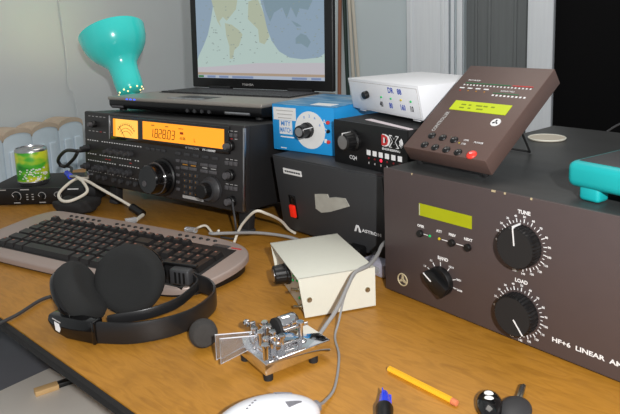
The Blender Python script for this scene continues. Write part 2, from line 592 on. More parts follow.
# ------------------------------------------------------------------ linear amplifier
AYAW = -0.88
AMP = thing('linear_amplifier', 'large brown-fronted amplifier with TUNE and LOAD knobs at the right', 'amplifier', (0.0885, 0.7653, 0), (0, 0, AYAW))
AW, AH, AD = .342, .16, .395
b = MB(); b.box(0, AW, 0, .004, .003, AH, AMPF, .0008); apan = b.build('front_panel', AMP)
b = MB(); b.box(.001, AW - .001, .004, AD, .003, AH - .0005, AMPB, .0015)
for (x, y) in ((.02, .02), (AW - .02, .02), (.02, AD - .02), (AW - .02, AD - .02)):
    b.cyl((x, y, 0), (x, y, .004), .009, BLKPL)
b.build('cabinet', AMP)
b = MB(); b.box(.0568, .1307, -.001, .002, .1117, .1262, LCDO)
b.box(.0575, .0583, -.0013, .002, .1122, .1257, GREYPR)
b.build('lcd_display', AMP, label='yellow-green text display')
for x in (.0589, .1046, .1262):
    b = MB(); b.lathe([(.0042, 0), (.0042, .003), (.0034, .0042), (0, .0042)], (x, 0, .0897), (0, -1, 0), BLKPL, 20); b.build('button', AMP)
for x, m in ((.0724, LEDG), (.0862, LEDY)):
    b = MB(); b.lathe([(.0017, 0), (.0014, .0012), (0, .0016)], (x, 0, .0897), (0, -1, 0), m, 14); b.build('indicator_light', AMP)
L = MB()
for s_, x in (('OPER', .0589), ('ATT', .0862), ('PREV', .1046), ('NEXT', .1262)):
    L.text(s_, x, .0985, .0030, WHT, bold=.04)
L.dash(.0662, .0897, .006, .0007, WHT); L.dash(.0950, .0897, .010, .0008, WHT); L.dash(.1155, .0897, .011, .0008, WHT)
L.text('BAND', .0915, .0668, .0038, WHT, bold=.04)
bx, bz = .0885, .0395
for s_, a in (('1.8', 152), ('3.5', 122), ('7', 92), ('10/14', 57), ('18/21', 20), ('24/28', -9)):
    ca, sa = math.cos(R(a)), math.sin(R(a))
    L.text(s_, bx + ca * .0268, bz + sa * .0245, .0022, WHT, bold=.04)
    T = Matrix.Translation((bx, 0, bz)) @ Matrix.Rotation(-R(a), 4, 'Y')
    L.box(.0178, .0222, -.0004, .0002, -.0004, .0004, WHT, X=T)
for (kx, kz, nm) in ((.192, .109, 'TUNE'), (.1905, .0355, 'LOAD')):
    L.text(nm, kx + .0015, kz + .0345, .0038, WHT, bold=.04)
    for i in range(16):
        a = 182 - 19.2 * i
        ca, sa = math.cos(R(a)), math.sin(R(a))
        L.text(str(i * 10), kx + ca * .0302, kz + sa * .0302, .0022, WHT, bold=.04)
        T = Matrix.Translation((kx, 0, kz)) @ Matrix.Rotation(-R(a), 4, 'Y')
        L.box(.0238, .0278, -.0004, .0002, -.00045, .00045, WHT, X=T)
        if i < 15:
            T = Matrix.Translation((kx, 0, kz)) @ Matrix.Rotation(-R(a - 9.6), 4, 'Y')
            L.box(.0238, .0262, -.0004, .0002, -.0003, .0003, WHT, X=T)
L.text('HF+6  LINEAR  AMPLIFIER', .2275 + .048, .0200, .0046, WHT, fit=.097, bold=.03)
L.build('panel_lettering', apan, label='white printed scales and lettering')
# band switch: round skirt with a bar grip
b = MB()
b.lathe([(.0172, 0), (.0172, .005), (.016, .007), (0, .007)], (bx, 0, bz), (0, -1, 0), BLKPL, 40)
T = Matrix.Translation((bx, 0, bz)) @ Matrix.Rotation(-R(147), 4, 'Y')
b.prism([(-.0165, -.0080), (.011, -.0080), (.0175, -.003), (.0175, .003), (.011, .0080), (-.0165, .0080)], -.0140, -.005, BLKPL, 'xz', .0015, X=T)
b.box(.004, .0172, -.0147, -.0130, -.0006, .0006, WHT, X=T)
b.build('band_knob', AMP)
for kx, kz, ptr, nm in ((.192, .109, 96, 'tune_knob'), (.1905, .0355, -52, 'load_knob')):
    b = MB()
    b.lathe([(.0222, 0), (.0222, .003), (.0220, .0115), (.0208, .0135), (0, .0135)], (kx, -.0006, kz), (0, -1, 0), BLKPL, 72, flute=1, fdepth=.035)
    b.lathe([(.0200, 0), (.0200, .0006), (0, .0006)], (kx, -.0138, kz), (0, -1, 0), BLKMT, 48)
    T = Matrix.Translation((kx, 0, kz)) @ Matrix.Rotation(-R(ptr), 4, 'Y')
    b.box(.003, .0208, -.0150, -.0142, -.0006, .0006, WHT, X=T)
    if nm == 'tune_knob':
        b.box(.0205, .0232, -.0148, -.0010, -.0006, .0006, WHT, X=T)
    b.build(nm, AMP, ang=28)
b = MB()
lx, lz = .0296, .0232
b.tube([(lx + .0075 * math.cos(a), -.0006, lz + .0075 * math.sin(a)) for a in [2 * PI * k / 24 for k in range(24)]], .0009, GOLDPR, 6, 1, True)
for a in (90, 210, 330):
    T = Matrix.Translation((lx, 0, lz)) @ Matrix.Rotation(-R(a), 4, 'Y')
    b.prism([(0, -.0018), (.007, -.0008), (.007, .0008), (0, .0018)], -.001, 0, GOLDPR, 'xz', X=T)
b.build('emblem', apan, label='pale round emblem')
b = MB()
for (x, w) in ((.155, .003), (.1585, .0012), (.170, .002), (.045, .0015), (.200, .002)):
    b.box(x, x + w, -.0004, .0006, AH - .0018, AH + .0003, GOLDPR)
b.build('paint_chip', apan, label='bare metal chips along the top front edge')

AM = Matrix.Translation((0.0885, 0.7653, 0)) @ Matrix.Rotation(AYAW, 4, 'Z')
p = AM @ Vector((.053, .285, AH))
b = MB(); b.lathe([(.0255, 0), (.026, .001), (.0245, .0022), (0, .0022)], (0, 0, 0), (0, 0, 1), DISCM, 48)
b.tube([(.0255 * math.cos(a), .0255 * math.sin(a), .0018) for a in [2 * PI * k / 32 for k in range(32)]], .001, CREAM, 6, 1, True)
o = b.build('round_disc'); o.location = p; o.rotation_euler = (0, 0, AYAW)
tag(o, 'pale round disc lying on the black amplifier top behind the controller', 'disc')

# ------------------------------------------------------------------ remote controller propped on the amplifier
CT = thing('remote_controller', 'brown keypad controller propped up on the amplifier by a wire stand', 'controller', (.1220, .7795, .1640), (.610, 0, -.9218))
CW, CL, CTH = .1234, .1610, .0223
b = MB()
b.prism([(0, .003), (CW, .003), (CW, CL), (0, CL)], 0, CTH, REMF, 'xy', .0012)
ccase = b.build('case', CT)
b = MB(); b.box(.023, .1055, .0755, .0922, CTH - .001, CTH + .0006, LCDY)
for k, w in enumerate((.007, .004, .009, .006, .005)):
    b.box(.036 + k * .011, .036 + k * .011 + w, .0848, .0868, CTH, CTH + .0009, LCDINK)
    if k < 3:
        b.box(.036 + k * .013, .036 + k * .013 + w, .0792, .0812, CTH, CTH + .0009, LCDINK)
b.build('lcd_display', CT, label='bright yellow-green display')
for x, y in ((.0296, .0276), (.047, .027), (.0646, .0264), (.0299, .0114), (.0473, .0102), (.0646, .0097), (.0823, .0089)):
    b = MB(); b.ell((x, y, CTH), (.0052, .0052, .0026), BLKPL)
    b.text('=' if y > .02 and x < .06 else 'o', x, y, .0026, GREYPR, CTH + .0027, 'xy')
    b.build('button', CT)
b = MB(); b.ell((.1014, .0088, CTH), (.0064, .0064, .003), REDB); b.text('O', .1014, .0088, .003, WHT, CTH + .0031, 'xy'); b.build('button', CT, label='red power button')
b = MB(); b.lathe([(.0062, 0), (.0062, .0005), (0, .0005)], (.1005, .0625, CTH), (0, 0, 1), WHT, 28)
for a in (90, 210, 330):
    T = Matrix.Translation((.1005, .0625, CTH + .0007)) @ Matrix.Rotation(R(a), 4, 'Z')
    b.box(.0008, .0038, -.0009, .0009, -.0004, .0003, BLKPR, X=T)
b.build('emblem', ccase, label='white round emblem')
L = MB()
z_ = CTH
for k in range(20):
    x = .0155 + k * .0051
    L.box(x - .0009, x + .0009, .1215, .1235, z_ - .0003, z_ + .0004, WHT)
L.box(.0155, .083, .1255, .1268, z_ - .0003, z_ + .0004, GRNPR)
L.box(.086, .114, .1255, .1268, z_ - .0003, z_ + .0004, REDPR)
L.text('POWER', .026, .1315, .0024, WHT, z_ + .0003, 'xy', sx=1.6)
for k in range(4):
    x = .016 + k * .0125
    L.box(x - .0035, x + .0035, .1155, .1173, z_ - .0003, z_ + .0004, WHT)
    L.box(x - .0008, x + .0008, .1108, .1124, z_ - .0003, z_ + .0004, (REDPR, ORPR, ORPR, ORPR)[k])
L.text('REFLECTED', .085, .1155, .0022, WHT, z_ + .0003, 'xy', sx=1.2)
L.box(.067, .103, .1105, .1116, z_ - .0003, z_ + .0004, GRNPR)
for k in range(9):
    x = .069 + k * .0055
    L.box(x - .0013, x + .0013, .1058, .1082, z_ - .0003, z_ + .0004, WHT)
L.text('CONTROLLER', .0255, .053, .0052, GREYPR, z_ + .0003, 'xy', rot=PI / 2, fit=.036, bold=.03)
L.text('OPR', .081, .0285, .0026, WHT, z_ + .0003, 'xy')
L.text('POWER', .099, .0275, .0026, WHT, z_ + .0003, 'xy')
L.text('STB', .081, .0225, .0026, WHT, z_ + .0003, 'xy')
L.box(.0735, .075, .0225, .024, z_ - .0003, z_ + .0004, LEDY)
L.build('panel_lettering', ccase, label='white and coloured printed scales')
CM = Matrix.Translation((.1220, .7795, .1640)) @ Euler((.610, 0, -.9218)).to_matrix().to_4x4()
CI = CM.inverted()
a1, a2 = CI @ Vector((.2855, .8140, .1620)), CI @ Vector((.2375, .8790, .1620))
b = MB()
b.tube([(.114, .080, 0), a1, a2, (.020, .080, 0)], .0015, BLKMT, 8, 0)
b.build('wire_stand', CT)
for x in (.012, CW - .012):
    b = MB(); b.cyl((x, .006, 0), (x, .006, -.0045), .004, BLKMT, seg=14); b.build('rubber_foot', CT)

# ------------------------------------------------------------------ multimeter on the amplifier
MM = Matrix.Translation(AM @ Vector((.199, .064, AH)))
mt = thing('multimeter', 'teal multimeter lying on the amplifier at the right edge', 'multimeter', AM @ Vector((.2230, .023, AH)), (0, 0, R(-58)))
b = MB()
b.box(0, .095, 0, .185, .012, .038, TEALR, .008, 4)
b.build('holster', mt)
b = MB()
b.box(.0075, .0875, .0075, .1775, .031, .0392, DKGREY, .003)
b.build('face_plate', mt)
b = MB(); b.box(.016, .079, .115, .160, .038, .0398, LCDO, .001); b.build('display', mt, label='grey-green display')
b = MB(); b.lathe([(.020, 0), (.018, .006), (0, .006)], (.0475, .065, .0390), (0, 0, 1), BLKPL, 32); b.build('selector_dial', mt)
for (x0, x1, y0, y1) in ((.012, .034, .004, .022), (.062, .084, .004, .022), (.012, .034, .160, .178), (.062, .084, .160, .178)):
    b = MB(); b.box(x0, x1, y0, y1, 0, .018, TEALR, .004, 3); b.build('stand_foot', mt)

# ------------------------------------------------------------------ astron power supply
PS = thing('power_supply', 'black power supply with red rocker switch and tape patch under the small boxes', 'power supply', (-.0487, 1.0091, 0), (0, 0, -.82))
PW, PH, PD, PZ = .232, .125, .235, .008
FT = Matrix.Translation((0, 0, PZ)) @ Matrix.Rotation(.143, 4, 'X')
b = MB()
b.prism([(0, PZ), (PD, PZ), (PD, PZ + PH), (-.018, PZ + PH)], 0, PW, PSU, 'yz', .0012)
b.build('cabinet', PS)
b = MB(FT)
b.box(.003, PW - .003, -.0016, .002, .002, PH - .001, PSU, .0006)
ppan = b.build('front_panel', PS)
for x in (.03, PW - .03):
    for y in (.025, PD - .03):
        b = MB(); b.cyl((x, y, 0), (x, y, PZ + .002), .008, BLKPL); b.build('rubber_foot', PS)
PF = -.0020
b = MB(FT); b.box(.025, .0665, PF - .0006, -.001, .0995, .1085, LABEL); [b.dash(.0305 + .0052 * k, .1040, .0042, .0026, BLKPR, PF - .0008) for k in range(7)]; b.build('sticker', ppan, label='white sticker')
b = MB(FT)
b.box(.0275, .0425, PF - .001, -.001, .024, .0635, BLKGL, .001)
swf = b.build('switch_frame', PS)
b = MB(FT); b.prism([(.029, .027), (.041, .027), (.041, .0475), (.029, .0475)], PF - .0045, PF, REDSW, 'xz', .0012); b.build('rocker_switch', swf, label='glowing red rocker')
b = MB(FT); b.prism([(.0885, .052), (.100, .0475), (.120, .053), (.1615, .070), (.155, .081), (.134, .079), (.121, .0755), (.119, .081), (.109, .0795), (.091, .076)], PF - .0009, -.001, TAPE, 'xz'); b.build('tape_patch', ppan, label='torn grey tape')
b = MB(FT)
b.prism([(.165, .0325), (.1682, .0325), (.1714, .0392), (.1730, .0392), (.1730, .0425), (.1695, .0425)], PF - .0007, -.001, WHT, 'xz')
b.prism([(.1738, .0425), (.1738, .0325), (.1775, .0325)], PF - .0007, -.001, WHT, 'xz')
b.text('ASTRON', .1985, .0367, .0048, WHT, PF - .0006, fit=.036, bold=.03)
b.build('maker_lettering', ppan, label='white maker lettering')

# ------------------------------------------------------------------ blue tuner box
MBX = thing('antenna_tuner', 'blue metal box with white round dial left on the power supply', 'tuner', (-.0591, 1.0437, .1335), (0, 0, -.6779))
mW, mH, mD = .1255, .0757, .138
b = MB()
b.box(0, mW, -.003, 0, 0, mH, BLUE, .0008)
b.build('front_panel', MBX)
b = MB(); b.box(.0005, mW - .0005, 0, mD, 0.001, mH - .001, BLUE, .0012); b.build('case', MBX)
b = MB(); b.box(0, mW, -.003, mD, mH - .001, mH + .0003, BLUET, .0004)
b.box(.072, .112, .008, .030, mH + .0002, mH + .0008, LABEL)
b.build('top_cover', MBX, label='blue top with painted reflection streaks and paper scrap')
f = -.0034
b = MB(); b.box(.003, .0505, f, -.002, .050, .0705, LABEL)
for k in range(3):
    b.dash(.027, .0655 - k * .006, .036 - k * .004, .0012, GREYPR, f - .0003)
b.build('paper_label', MBX)
b = MB(); b.box(.0150, .0418, f, -.002, .027, .0495, LABEL)
b.text('MITY', .0285, .0443, .0075, CYANPR, f - .0003, fit=.020, bold=.02)
b.text('MATCH', .0285, .0335, .0080, CYANPR, f - .0003, fit=.0235, bold=.02)
b.build('name_label', MBX, label='white label with blue lettering')
L = MB(); L.dash(.031, .0225, .029, .002, WHT, f); L.dash(.022, .004, .012, .0014, WHT, f)
L.text('A', .1075, .0525, .0066, WHT, f); L.text('O', .1085, .0388, .0066, WHT, f); L.box(.1065, .1115, f, -.002, .0195, .0258, WHT)
L.build('panel_lettering', MBX)
b = MB(); b.lathe([(.0300, 0), (.0300, .0008), (0, .0008)], (.0785, -.0028, .0373), (0, -1, 0), LABEL, 56)
for a, s_ in ((118, '0'), (90, '2'), (62, '4'), (25, '6')):
    b.text(s_, .0785 + .0225 * math.cos(R(a)), .0373 + .0225 * math.sin(R(a)), .0044, CYANPR, -.0039)
b.build('dial_plate', MBX, label='white round dial plate')
b = MB()
b.lathe([(.0125, 0), (.0125, .006), (.0105, .008), (.0100, .0215), (.009, .0225), (0, .0225)], (.0745, -.0036, .0375), (0, -1, 0), BLKPL, 40, flute=1, fdepth=.04)
b.lathe([(.007, 0), (.007, .0006), (0, .0006)], (.0745, -.026, .0375), (0, -1, 0), ALU, 24)
T = Matrix.Translation((.0745, 0, .0375)) @ Matrix.Rotation(-R(25), 4, 'Y')
b.box(.009, .0128, -.0265, -.006, -.0005, .0005, WHT, X=T)
b.build('dial_knob', MBX, ang=28)
for z, m in ((.0522, REDB), (.0385, BLKPL), (.0218, REDB)):
    b = MB(); b.lathe([(.0028, 0), (.0028, .003), (0, .0038)], (.1155, -.003, z), (0, -1, 0), m, 16); b.build('push_button', MBX)

# ------------------------------------------------------------------ black DX box
DXB = thing('dx_controller', 'black box with red and white DX logo on the power supply', 'controller box', (.0353, .929, .1335), (0, 0, -.93))
xW, xH, xD = .150, .0635, .15
b = MB(); b.box(0, xW, 0, .003, 0, xH, BLKPL, .0006); b.build('front_panel', DXB)
b = MB(); b.box(.0005, xW - .0005, .003, xD, .0005, xH - .0003, BLKMT, .001); b.build('case', DXB)
b = MB(); b.prism([(.040, .026), (.146, .006), (.148, .013), (.043, .036)], xH - .0006, xH + .0004, PINKL, 'xy'); b.build('paper_strip', DXB, label='pale paper strip on top')
b = MB()
b.lathe([(.0155, 0), (.0155, .003), (.0132, .005), (.0125, .0195), (.0112, .0205), (0, .0205)], (.0437, 0, .0372), (0, -1, 0), BLKPL, 40, flute=1, fdepth=.04)
b.lathe([(.0098, 0), (.0098, .0006), (0, .0006)], (.0437, -.0204, .0372), (0, -1, 0), ALU, 28)
b.box(.0433, .0441, -.0212, -.003, .047, .0505, WHT)
b.build('volume_knob', DXB, ang=28)
L = MB(); L.text('CQ4', .0425, .0120, .0056, WHT)
for k in range(6):
    x = .0755 + k * .01215
    L.box(x - .0037, x + .0037, -.0005, .0002, .0205, .0277, WHT)
    L.dash(x, .0095, .0016, .0028, GREYPR)
L.build('panel_lettering', DXB, label='white squares and small lettering')
for k in range(6):
    b = MB(); b.lathe([(.0016 if k != 2 else .0023, 0), (.0012, .001), (0, .0014)], (.0755 + k * .01215, 0, .0162), (0, -1, 0), LEDR if k == 2 else LEDD, 14)
    b.build('indicator_light', DXB, label='lit red light' if k == 2 else None)
L = MB()
L.text('DX', .1185, .0450, .0142, WHT, -.0008, fit=.032, bold=.07)
L.text('D', .1090, .0450, .0132, REDPR, -.0013, fit=.0130, bold=.05)
L.text('X', .1265, .0450, .0128, BLKPL, -.0013, fit=.0142, bold=.06)
for k, r_ in enumerate((.0040, .0062, .0084)):
    L.tube([(.1335 + r_ * math.cos(R(a)), -.0006, .045 + r_ * math.sin(R(a))) for a in range(-48, 49, 16)], .0006, WHT, 5, 1)
L.text('ENGINEERING', .1205, .0338, .0030, WHT, -.0008, fit=.034, bold=.02)
L.build('dx_logo', DXB, label='red D white X logo')

# ------------------------------------------------------------------ white box on top
WB = thing('band_decoder', 'white metal box with hand-lettered band numbers atop the black DX box', 'decoder box', (.0700, .9985, .2000), (0, 0, -1.09))
wW, wH, wD = .1780, .0475, .135
b = MB()
b.prism([(.0, .0035), (wD, .0035), (wD - .004, wH + .0035), (-.0095, wH + .0035)], 0, wW, WHTBOX, 'yz', .001)
b.build('case', WB)
FW = Matrix.Translation((0, 0, .0035)) @ Matrix.Rotation(math.atan2(.0095, wH), 4, 'X')
b = MB(FW)
b.box(.004, wW - .004, -.0010, .002, .003, wH - .0035, WHTBOX, .0004)
b.tube([(.004, -.0006, .003), (.004, -.0006, wH - .0035), (wW - .004, -.0006, wH - .0035), (wW - .004, -.0006, .003)], .0005, GREYPR, 4, 0)
b.build('front_panel', WB)
for x, y in ((.012, .012), (wW - .03, .012), (.012, .08), (wW - .03, .08)):
    b = MB(); b.box(x, x + .016, y - .008, y + .008, 0, .005, WHTBOX, .001); b.build('foot', WB)
knob(WB, .0500, .0262, .0058, .007, BLKPL, y0=-.001, M=FW)
L = MB(FW)
y = -.0013
L.text('DR', .1135, .0372, .0078, BLUEPR, y, sx=.9, bold=.03)
L.text('88', .1345, .0368, .0078, BLUEPR, y, sx=.9, bold=.03)
for s_, x in (('40', .0845), ('80', .1085), ('160', .1365), ('10', .1570)):
    L.text(s_, x, .0143, .0078, BLUEPR if s_ in ('80', '160') else BLKPR, y, sx=.75, bold=.03)
L.build('hand_lettering', WB, label='hand-written blue band numbers')
for x, m in ((.0875, LEDG), (.1115, LEDG), (.1355, LEDY), (.1580, LEDG)):
    b = MB(FW); b.lathe([(.0016, 0), (.0014, .0014), (0, .002)], (x, -.001, .0255), (0, -1, 0), m, 14); b.build('indicator_light', WB)

# ------------------------------------------------------------------ transceiver
RYAW, RT = -0.64982, 0.08258
RO = Vector((-.4527, 1.2461, .040))
TR = thing('transceiver', 'black radio transceiver with glowing amber display under the laptop', 'radio', RO, (-RT, 0, RYAW))
rW, rH, rD = .430, .1416, .365
b = MB(); b.box(.004, rW - .004, .012, rD, .002, rH - .001, RADC, .002)
for k in range(12):
    b.box(.06 + k * .027, .075 + k * .027, .15, .30, rH - .0015, rH - .0004, BLKMT)
b.build('case', TR)
b = MB(); b.box(0, rW, 0, .014, 0, rH, RADP, .003, 3)
rpan = b.build('front_panel', TR)
b = MB(); b.box(.086, .400, -.004, .002, .093, .1385, BLKGL, .0015)
b.box(.0855, .0885, -.0046, .002, .0935, .138, ALU, .0005)
bez = b.build('display_bezel', TR)
b = MB(); b.box(.1005, .1712, -.0052, -.002, .1002, .1332, AMBERL)
b.box(.1005, .1075, -.0055, -.002, .1002, .1332, AMBER)
mx, mz = .139, .094
for r_, th in ((.030, .0005), (.0235, .0004), (.018, .0004)):
    b.tube([(mx + r_ * 1.02 * math.cos(R(a)), -.0053, mz + r_ * math.sin(R(a))) for a in range(38, 143, 8)], th, AMBDK, 5, 1)
for a in range(40, 141, 10):
    T = Matrix.Translation((mx, 0, mz)) @ Matrix.Rotation(-R(a), 4, 'Y')
    b.box(.030, .034, -.0055, -.005, -.0003, .0003, AMBDK, X=T)
T = Matrix.Translation((mx, 0, mz)) @ Matrix.Rotation(-R(128), 4, 'Y')
b.box(.006, .033, -.0056, -.005, -.0004, .0004, AMBDK, X=T)
b.build('signal_meter', bez, label='glowing amber meter')
b = MB(); b.box(.1865, .3895, -.0052, -.002, .1015, .1337, AMBER)
def seg7(b, ch, x, z, w, h, t, m, y=-.0056):
    S7 = {'0': 'abcdef', '1': 'bc', '2': 'abged', '3': 'abgcd', '8': 'abcdefg'}[ch]
    sk = .12
    def bar(x0, z0, x1, z1):
        x0 += sk * (z0 - z); x1 += sk * (z1 - z)
        dx, dz = x1 - x0, z1 - z0
        l = math.hypot(dx, dz)
        T = Matrix.Translation((x0, 0, z0)) @ Matrix.Rotation(-math.atan2(dz, dx), 4, 'Y')
        b.box(.0003, l - .0003, y, y + .0006, -t / 2, t / 2, m, X=T)
    pts = {'a': (0, h, w, h), 'b': (w, h / 2, w, h), 'c': (w, 0, w, h / 2), 'd': (0, 0, w, 0), 'e': (0, 0, 0, h / 2), 'f': (0, h / 2, 0, h), 'g': (0, h / 2, w, h / 2)}
    for k in S7:
        x0, z0, x1, z1 = pts[k]
        bar(x + x0, z + z0, x + x1, z + z1)
xx = .207
for ch in '1.828.03':
    if ch == '.':
        b.box(xx - .0012, xx + .0002, -.0056, -.005, .1065, .1078, AMBDK)
        xx += .0022
    else:
        seg7(b, ch, xx, .107, .0068, .0150, .0013, AMBDK)
        xx += .0105
b.box(.286, .294, -.0056, -.005, .1175, .1215, mat('amber_marker', srgb(170, 60, 10), .5))
b.text('-0.06', .292, .1105, .0052, AMBDK, -.0055)
b.text('L', .322, .1095, .0060, AMBDK, -.0055)
b.dash(.215, .1283, .009, .002, ORPR, -.0056); b.dash(.252, .1283, .008, .002, ORPR, -.0056); b.dash(.288, .1270, .012, .0015, ORPR, -.0056)
b.build('frequency_display', bez, label='glowing amber frequency display')
b = MB(); b.box(rW - .0022, rW + .0004, -.0012, .004, .004, rH - .004, ALU, .0005); b.build('side_trim', rpan, label='bright edge strip')
# main tuning knob
b = MB()
b.lathe([(.0335, 0), (.0335, .004), (.0315, .006)], (.236, 0, .037), (0, -1, 0), BLKPL, 60)
b.lathe([(.0290, .004), (.0285, .018), (.0262, .021), (.0252, .0345), (.0235, .0365), (0, .0355)], (.236, 0, .037), (0, -1, 0), BLKGL, 60)
b.tube([(.236 + .0275 * math.cos(R(a)), -.0195, .037 + .0275 * math.sin(R(a))) for a in range(0, 360, 12)], .0009, BTN, 6, 1, True)
mtk = b.build('main_tuning_knob', TR, ang=25)
b = MB(); b.lathe([(.0055, 0), (.005, .0015), (0, .0010)], (.228, -.0358, .029), (0, -1, 0), BTN, 20); b.build('finger_dimple', mtk)
b = MB()
b.lathe([(.0215, 0), (.0215, .005), (.019, .008), (.0172, .014)], (.3585, 0, .031), (0, -1, 0), DKGREY, 48)
b.lathe([(.0135, .010), (.0130, .026), (.0118, .028), (0, .028)], (.3585, 0, .031), (0, -1, 0), BLKPL, 48, flute=1, fdepth=.03)
b.build('sub_tuning_knob', TR, ang=25)
for x, z, r_ in ((.0355, .118, .0068), (.4015, .1075, .0085), (.4015, .0600, .0095), (.4045, .0175, .0090)):
    b = MB(); b.lathe([(r_, 0), (r_, .007), (r_ * .9, .008)], (x, 0, z), (0, -1, 0), BLKPL, 28)
    b.lathe([(r_ * .62, .006), (r_ * .58, .0155), (0, .0160)], (x, 0, z), (0, -1, 0), BTN, 24)
    b.build('knob', TR)
for x in (.0105, .085, .105, .126, .146):
    b = MB(); b.lathe([(.0062, 0), (.0058, .009), (.004, .010), (.0036, .017), (0, .0175)], (x, 0, .0695), (0, -1, 0), DKGREY, 24); b.build('knob', TR)
for x in (.0095, .046, .066, .096, .116, .141):
    b = MB(); b.lathe([(.0066, 0), (.0062, .009), (.004, .010), (.0036, .016), (0, .0165)], (x, 0, .0335), (0, -1, 0), DKGREY, 24); b.build('knob', TR)
for x in (.046, .066, .096, .116, .141, .161):
    b = MB(); b.lathe([(.0045, 0), (.0045, .006), (0, .0065)], (x, 0, .0150), (0, -1, 0), DKGREY, 20); b.build('knob', TR)
b = MB(); b.lathe([(.0075, 0), (.0075, .004), (.005, .005), (0, .004)], (.0105, 0, .0150), (0, -1, 0), ALU, 24); b.build('phones_jack', TR, label='metal headphone jack')
def rbtn(x, z, w, h, m=BTN):
    b = MB(); b.box(x - w / 2, x + w / 2, -.0030, .001, z - h / 2, z + h / 2, m, .0007)
    b.build('button', TR)
for k in range(5):
    rbtn(.276 + k * .0225, .0835, .013, .0055, DKGREY)
for k in range(2):
    for j in range(2):
        rbtn(.2925 + k * .0205, .0705 - j * .0105, .017, .0055)
for k in range(2):
    for j in range(2):
        rbtn(.3405 + k * .0205, .0700 - j * .0105, .017, .0055)
for k in range(4):
    for j in range(3):
        rbtn(.294 + j * .0135, .0485 - k * .0105, .0085, .0062, DKGREY)
for k in range(3):
    rbtn(.3925 + k * .0098, .1250, .0062, .0062)
    rbtn(.3925 + k * .0098, .0790, .0072, .0068)
    rbtn(.3925 + k * .0098, .0385, .0072, .0068)
for k in range(5):
    rbtn(.275, .0705 - k * .0125, .0075, .0050)
for k in range(4):
    rbtn(.196 + k * .014, .0845, .010, .005, DKGREY)
L = MB()
for k in range(22):
    x = .012 + k * .0077
    if x < .19 and random.random() < .95:
        L.dash(x, .0855, .0036, .0017, WHT)
    if x < .17 and random.random() < .9:
        L.dash(x, .0585, .0034, .0016, WHT)
    if x < .17 and random.random() < .9:
        L.dash(x, .0455, .0034, .0015, WHT)
    if x < .17 and random.random() < .8:
        L.dash(x, .0240, .0035, .0011, GREYPR)
for x in (.0700, .0800, .1440): 
    L.dash(x, .0520, .006, .0016, REDPR)
for k in range(5):
    L.dash(.018 + k * .012, .1330, .006, .0012, GREYPR)
    L.dash(.018 + k * .012, .1040, .006, .0012, REDPR if k in (3, ) else GREYPR)
L.text('HF TRANSCEIVER', .315, .0958, .0032, GREYPR, -.0046, fit=.034)
L.text('FT-1000MP', .355, .0958, .0034, WHT, -.0046, fit=.030, bold=.03)
for k in range(4):
    for j in range(3):
        L.text('123456789*0#'[k * 3 + j], .294 + j * .0135, .0486 - k * .0105, .0032, ORPR, -.0033)
for k in range(2):
    L.dash(.2925 + k * .0205, .0653, .012, .0018, ORPR)
    L.dash(.3405 + k * .0205, .0648, .012, .0015, GREYPR)
L.box(.286, .337, -.0006, .001, .0065, .0118, GREYPR)
for k in range(3):
    L.dash(.3925 + k * .0098, .1315, .006, .0011, GREYPR)
    L.dash(.3925 + k * .0098, .1190, .006, .0012, REDPR if k == 1 else GREYPR)
    L.dash(.3925 + k * .0098, .0850, .006, .0011, GREYPR)
    L.dash(.3925 + k * .0098, .0442, .006, .0011, GREYPR)
L.build('panel_lettering', rpan, label='fine printed panel lettering')
for x in (.069, .416):
    b = MB(); b.prism([(x - .010, -.0375), (x + .010, -.0375), (x + .012, .003), (x - .012, .003)], .014, .030, BLKMT, 'xz', .002)
    b.box(x - .011, x + .011, .012, .032, -.0375, -.030, DKGREY, .002)
    b.build('front_leg', TR)
for x in (.05, rW - .05):
    b = MB(); b.cyl((x, rD - .03, -.0075), (x, rD - .03, .004), .010, BLKMT); b.build('rear_foot', TR)

# ------------------------------------------------------------------ laptop on the transceiver
RM = Matrix.Translation(RO) @ Euler((-RT, 0, RYAW)).to_matrix().to_4x4()
LR = RM @ Matrix.Translation((.030, .036, rH)) @ Matrix.Rotation(R(6.5), 4, 'Z') @ Matrix.Rotation(R(2.4), 4, 'X')
LP = thing('laptop', 'open laptop showing a world map on top of the radio', 'laptop', LR.to_translation(), LR.to_euler())
lW, lD, lH = .372, .265, .029
b = MB()
b.prism([(0.006, .0055), (.03, .004), (lD, -.006), (lD, lH - .004), (0, lH - .006), (0, .012)], .002, lW - .002, BLKPL, 'yz', .002)
base_ = b.build('base', LP)
b = MB(); b.box(0, lW, -.002, lD, lH - .007, lH, LAPS, .0025, 3); palm_ = b.build('palm_rest', LP, label='silver palm rest deck')
b = MB(); b.box(.026, lW - .026, .115, .235, lH - .001, lH + .0006, LAPK, .0004); well_ = b.build('keyboard_well', palm_)
kk = MB()
for j in range(6):
    for i in range(15):
        kk.box(.030 + i * .0216, .0495 + i * .0216, .119 + j * .0192, .136 + j * .0192, lH, lH + .0032, LAPK, .0006, 1)
o = kk.build('keyboard_keys', palm_); o['kind'] = 'stuff'
b = MB(); b.box(.140, .222, .035, .082, lH - .0008, lH + .0004, DKGREY, .0004); b.build('touchpad', palm_)
for x in (.142, .184):
    b = MB(); b.box(x, x + .037, .016, .032, lH - .0006, lH + .0014, ALU, .0008); b.build('touchpad_button', palm_)
b = MB(); b.box(.292, .346, -.0012, .004, .0080, .0130, ALU, .0006); b.build('front_label', base_, label='pale sticker on front edge')
b = MB(); b.box(.010, .040, -.0012, .004, .0080, .0120, BTN, .0006); b.build('card_slot', base_)
for k in range(3):
    b = MB(); b.box(.052 + k * .010, .057 + k * .010, -.0028, .000, lH - .0046, lH - .0022, LEDB); b.build('status_light', palm_, label='blue status light')
for k in range(4):
    b = MB(); b.cyl((.205 + k * .017, -.0006, .0105), (.205 + k * .017, .004, .0105), .0034, DKGREY, seg=16)
    b.build('audio_jack', base_)
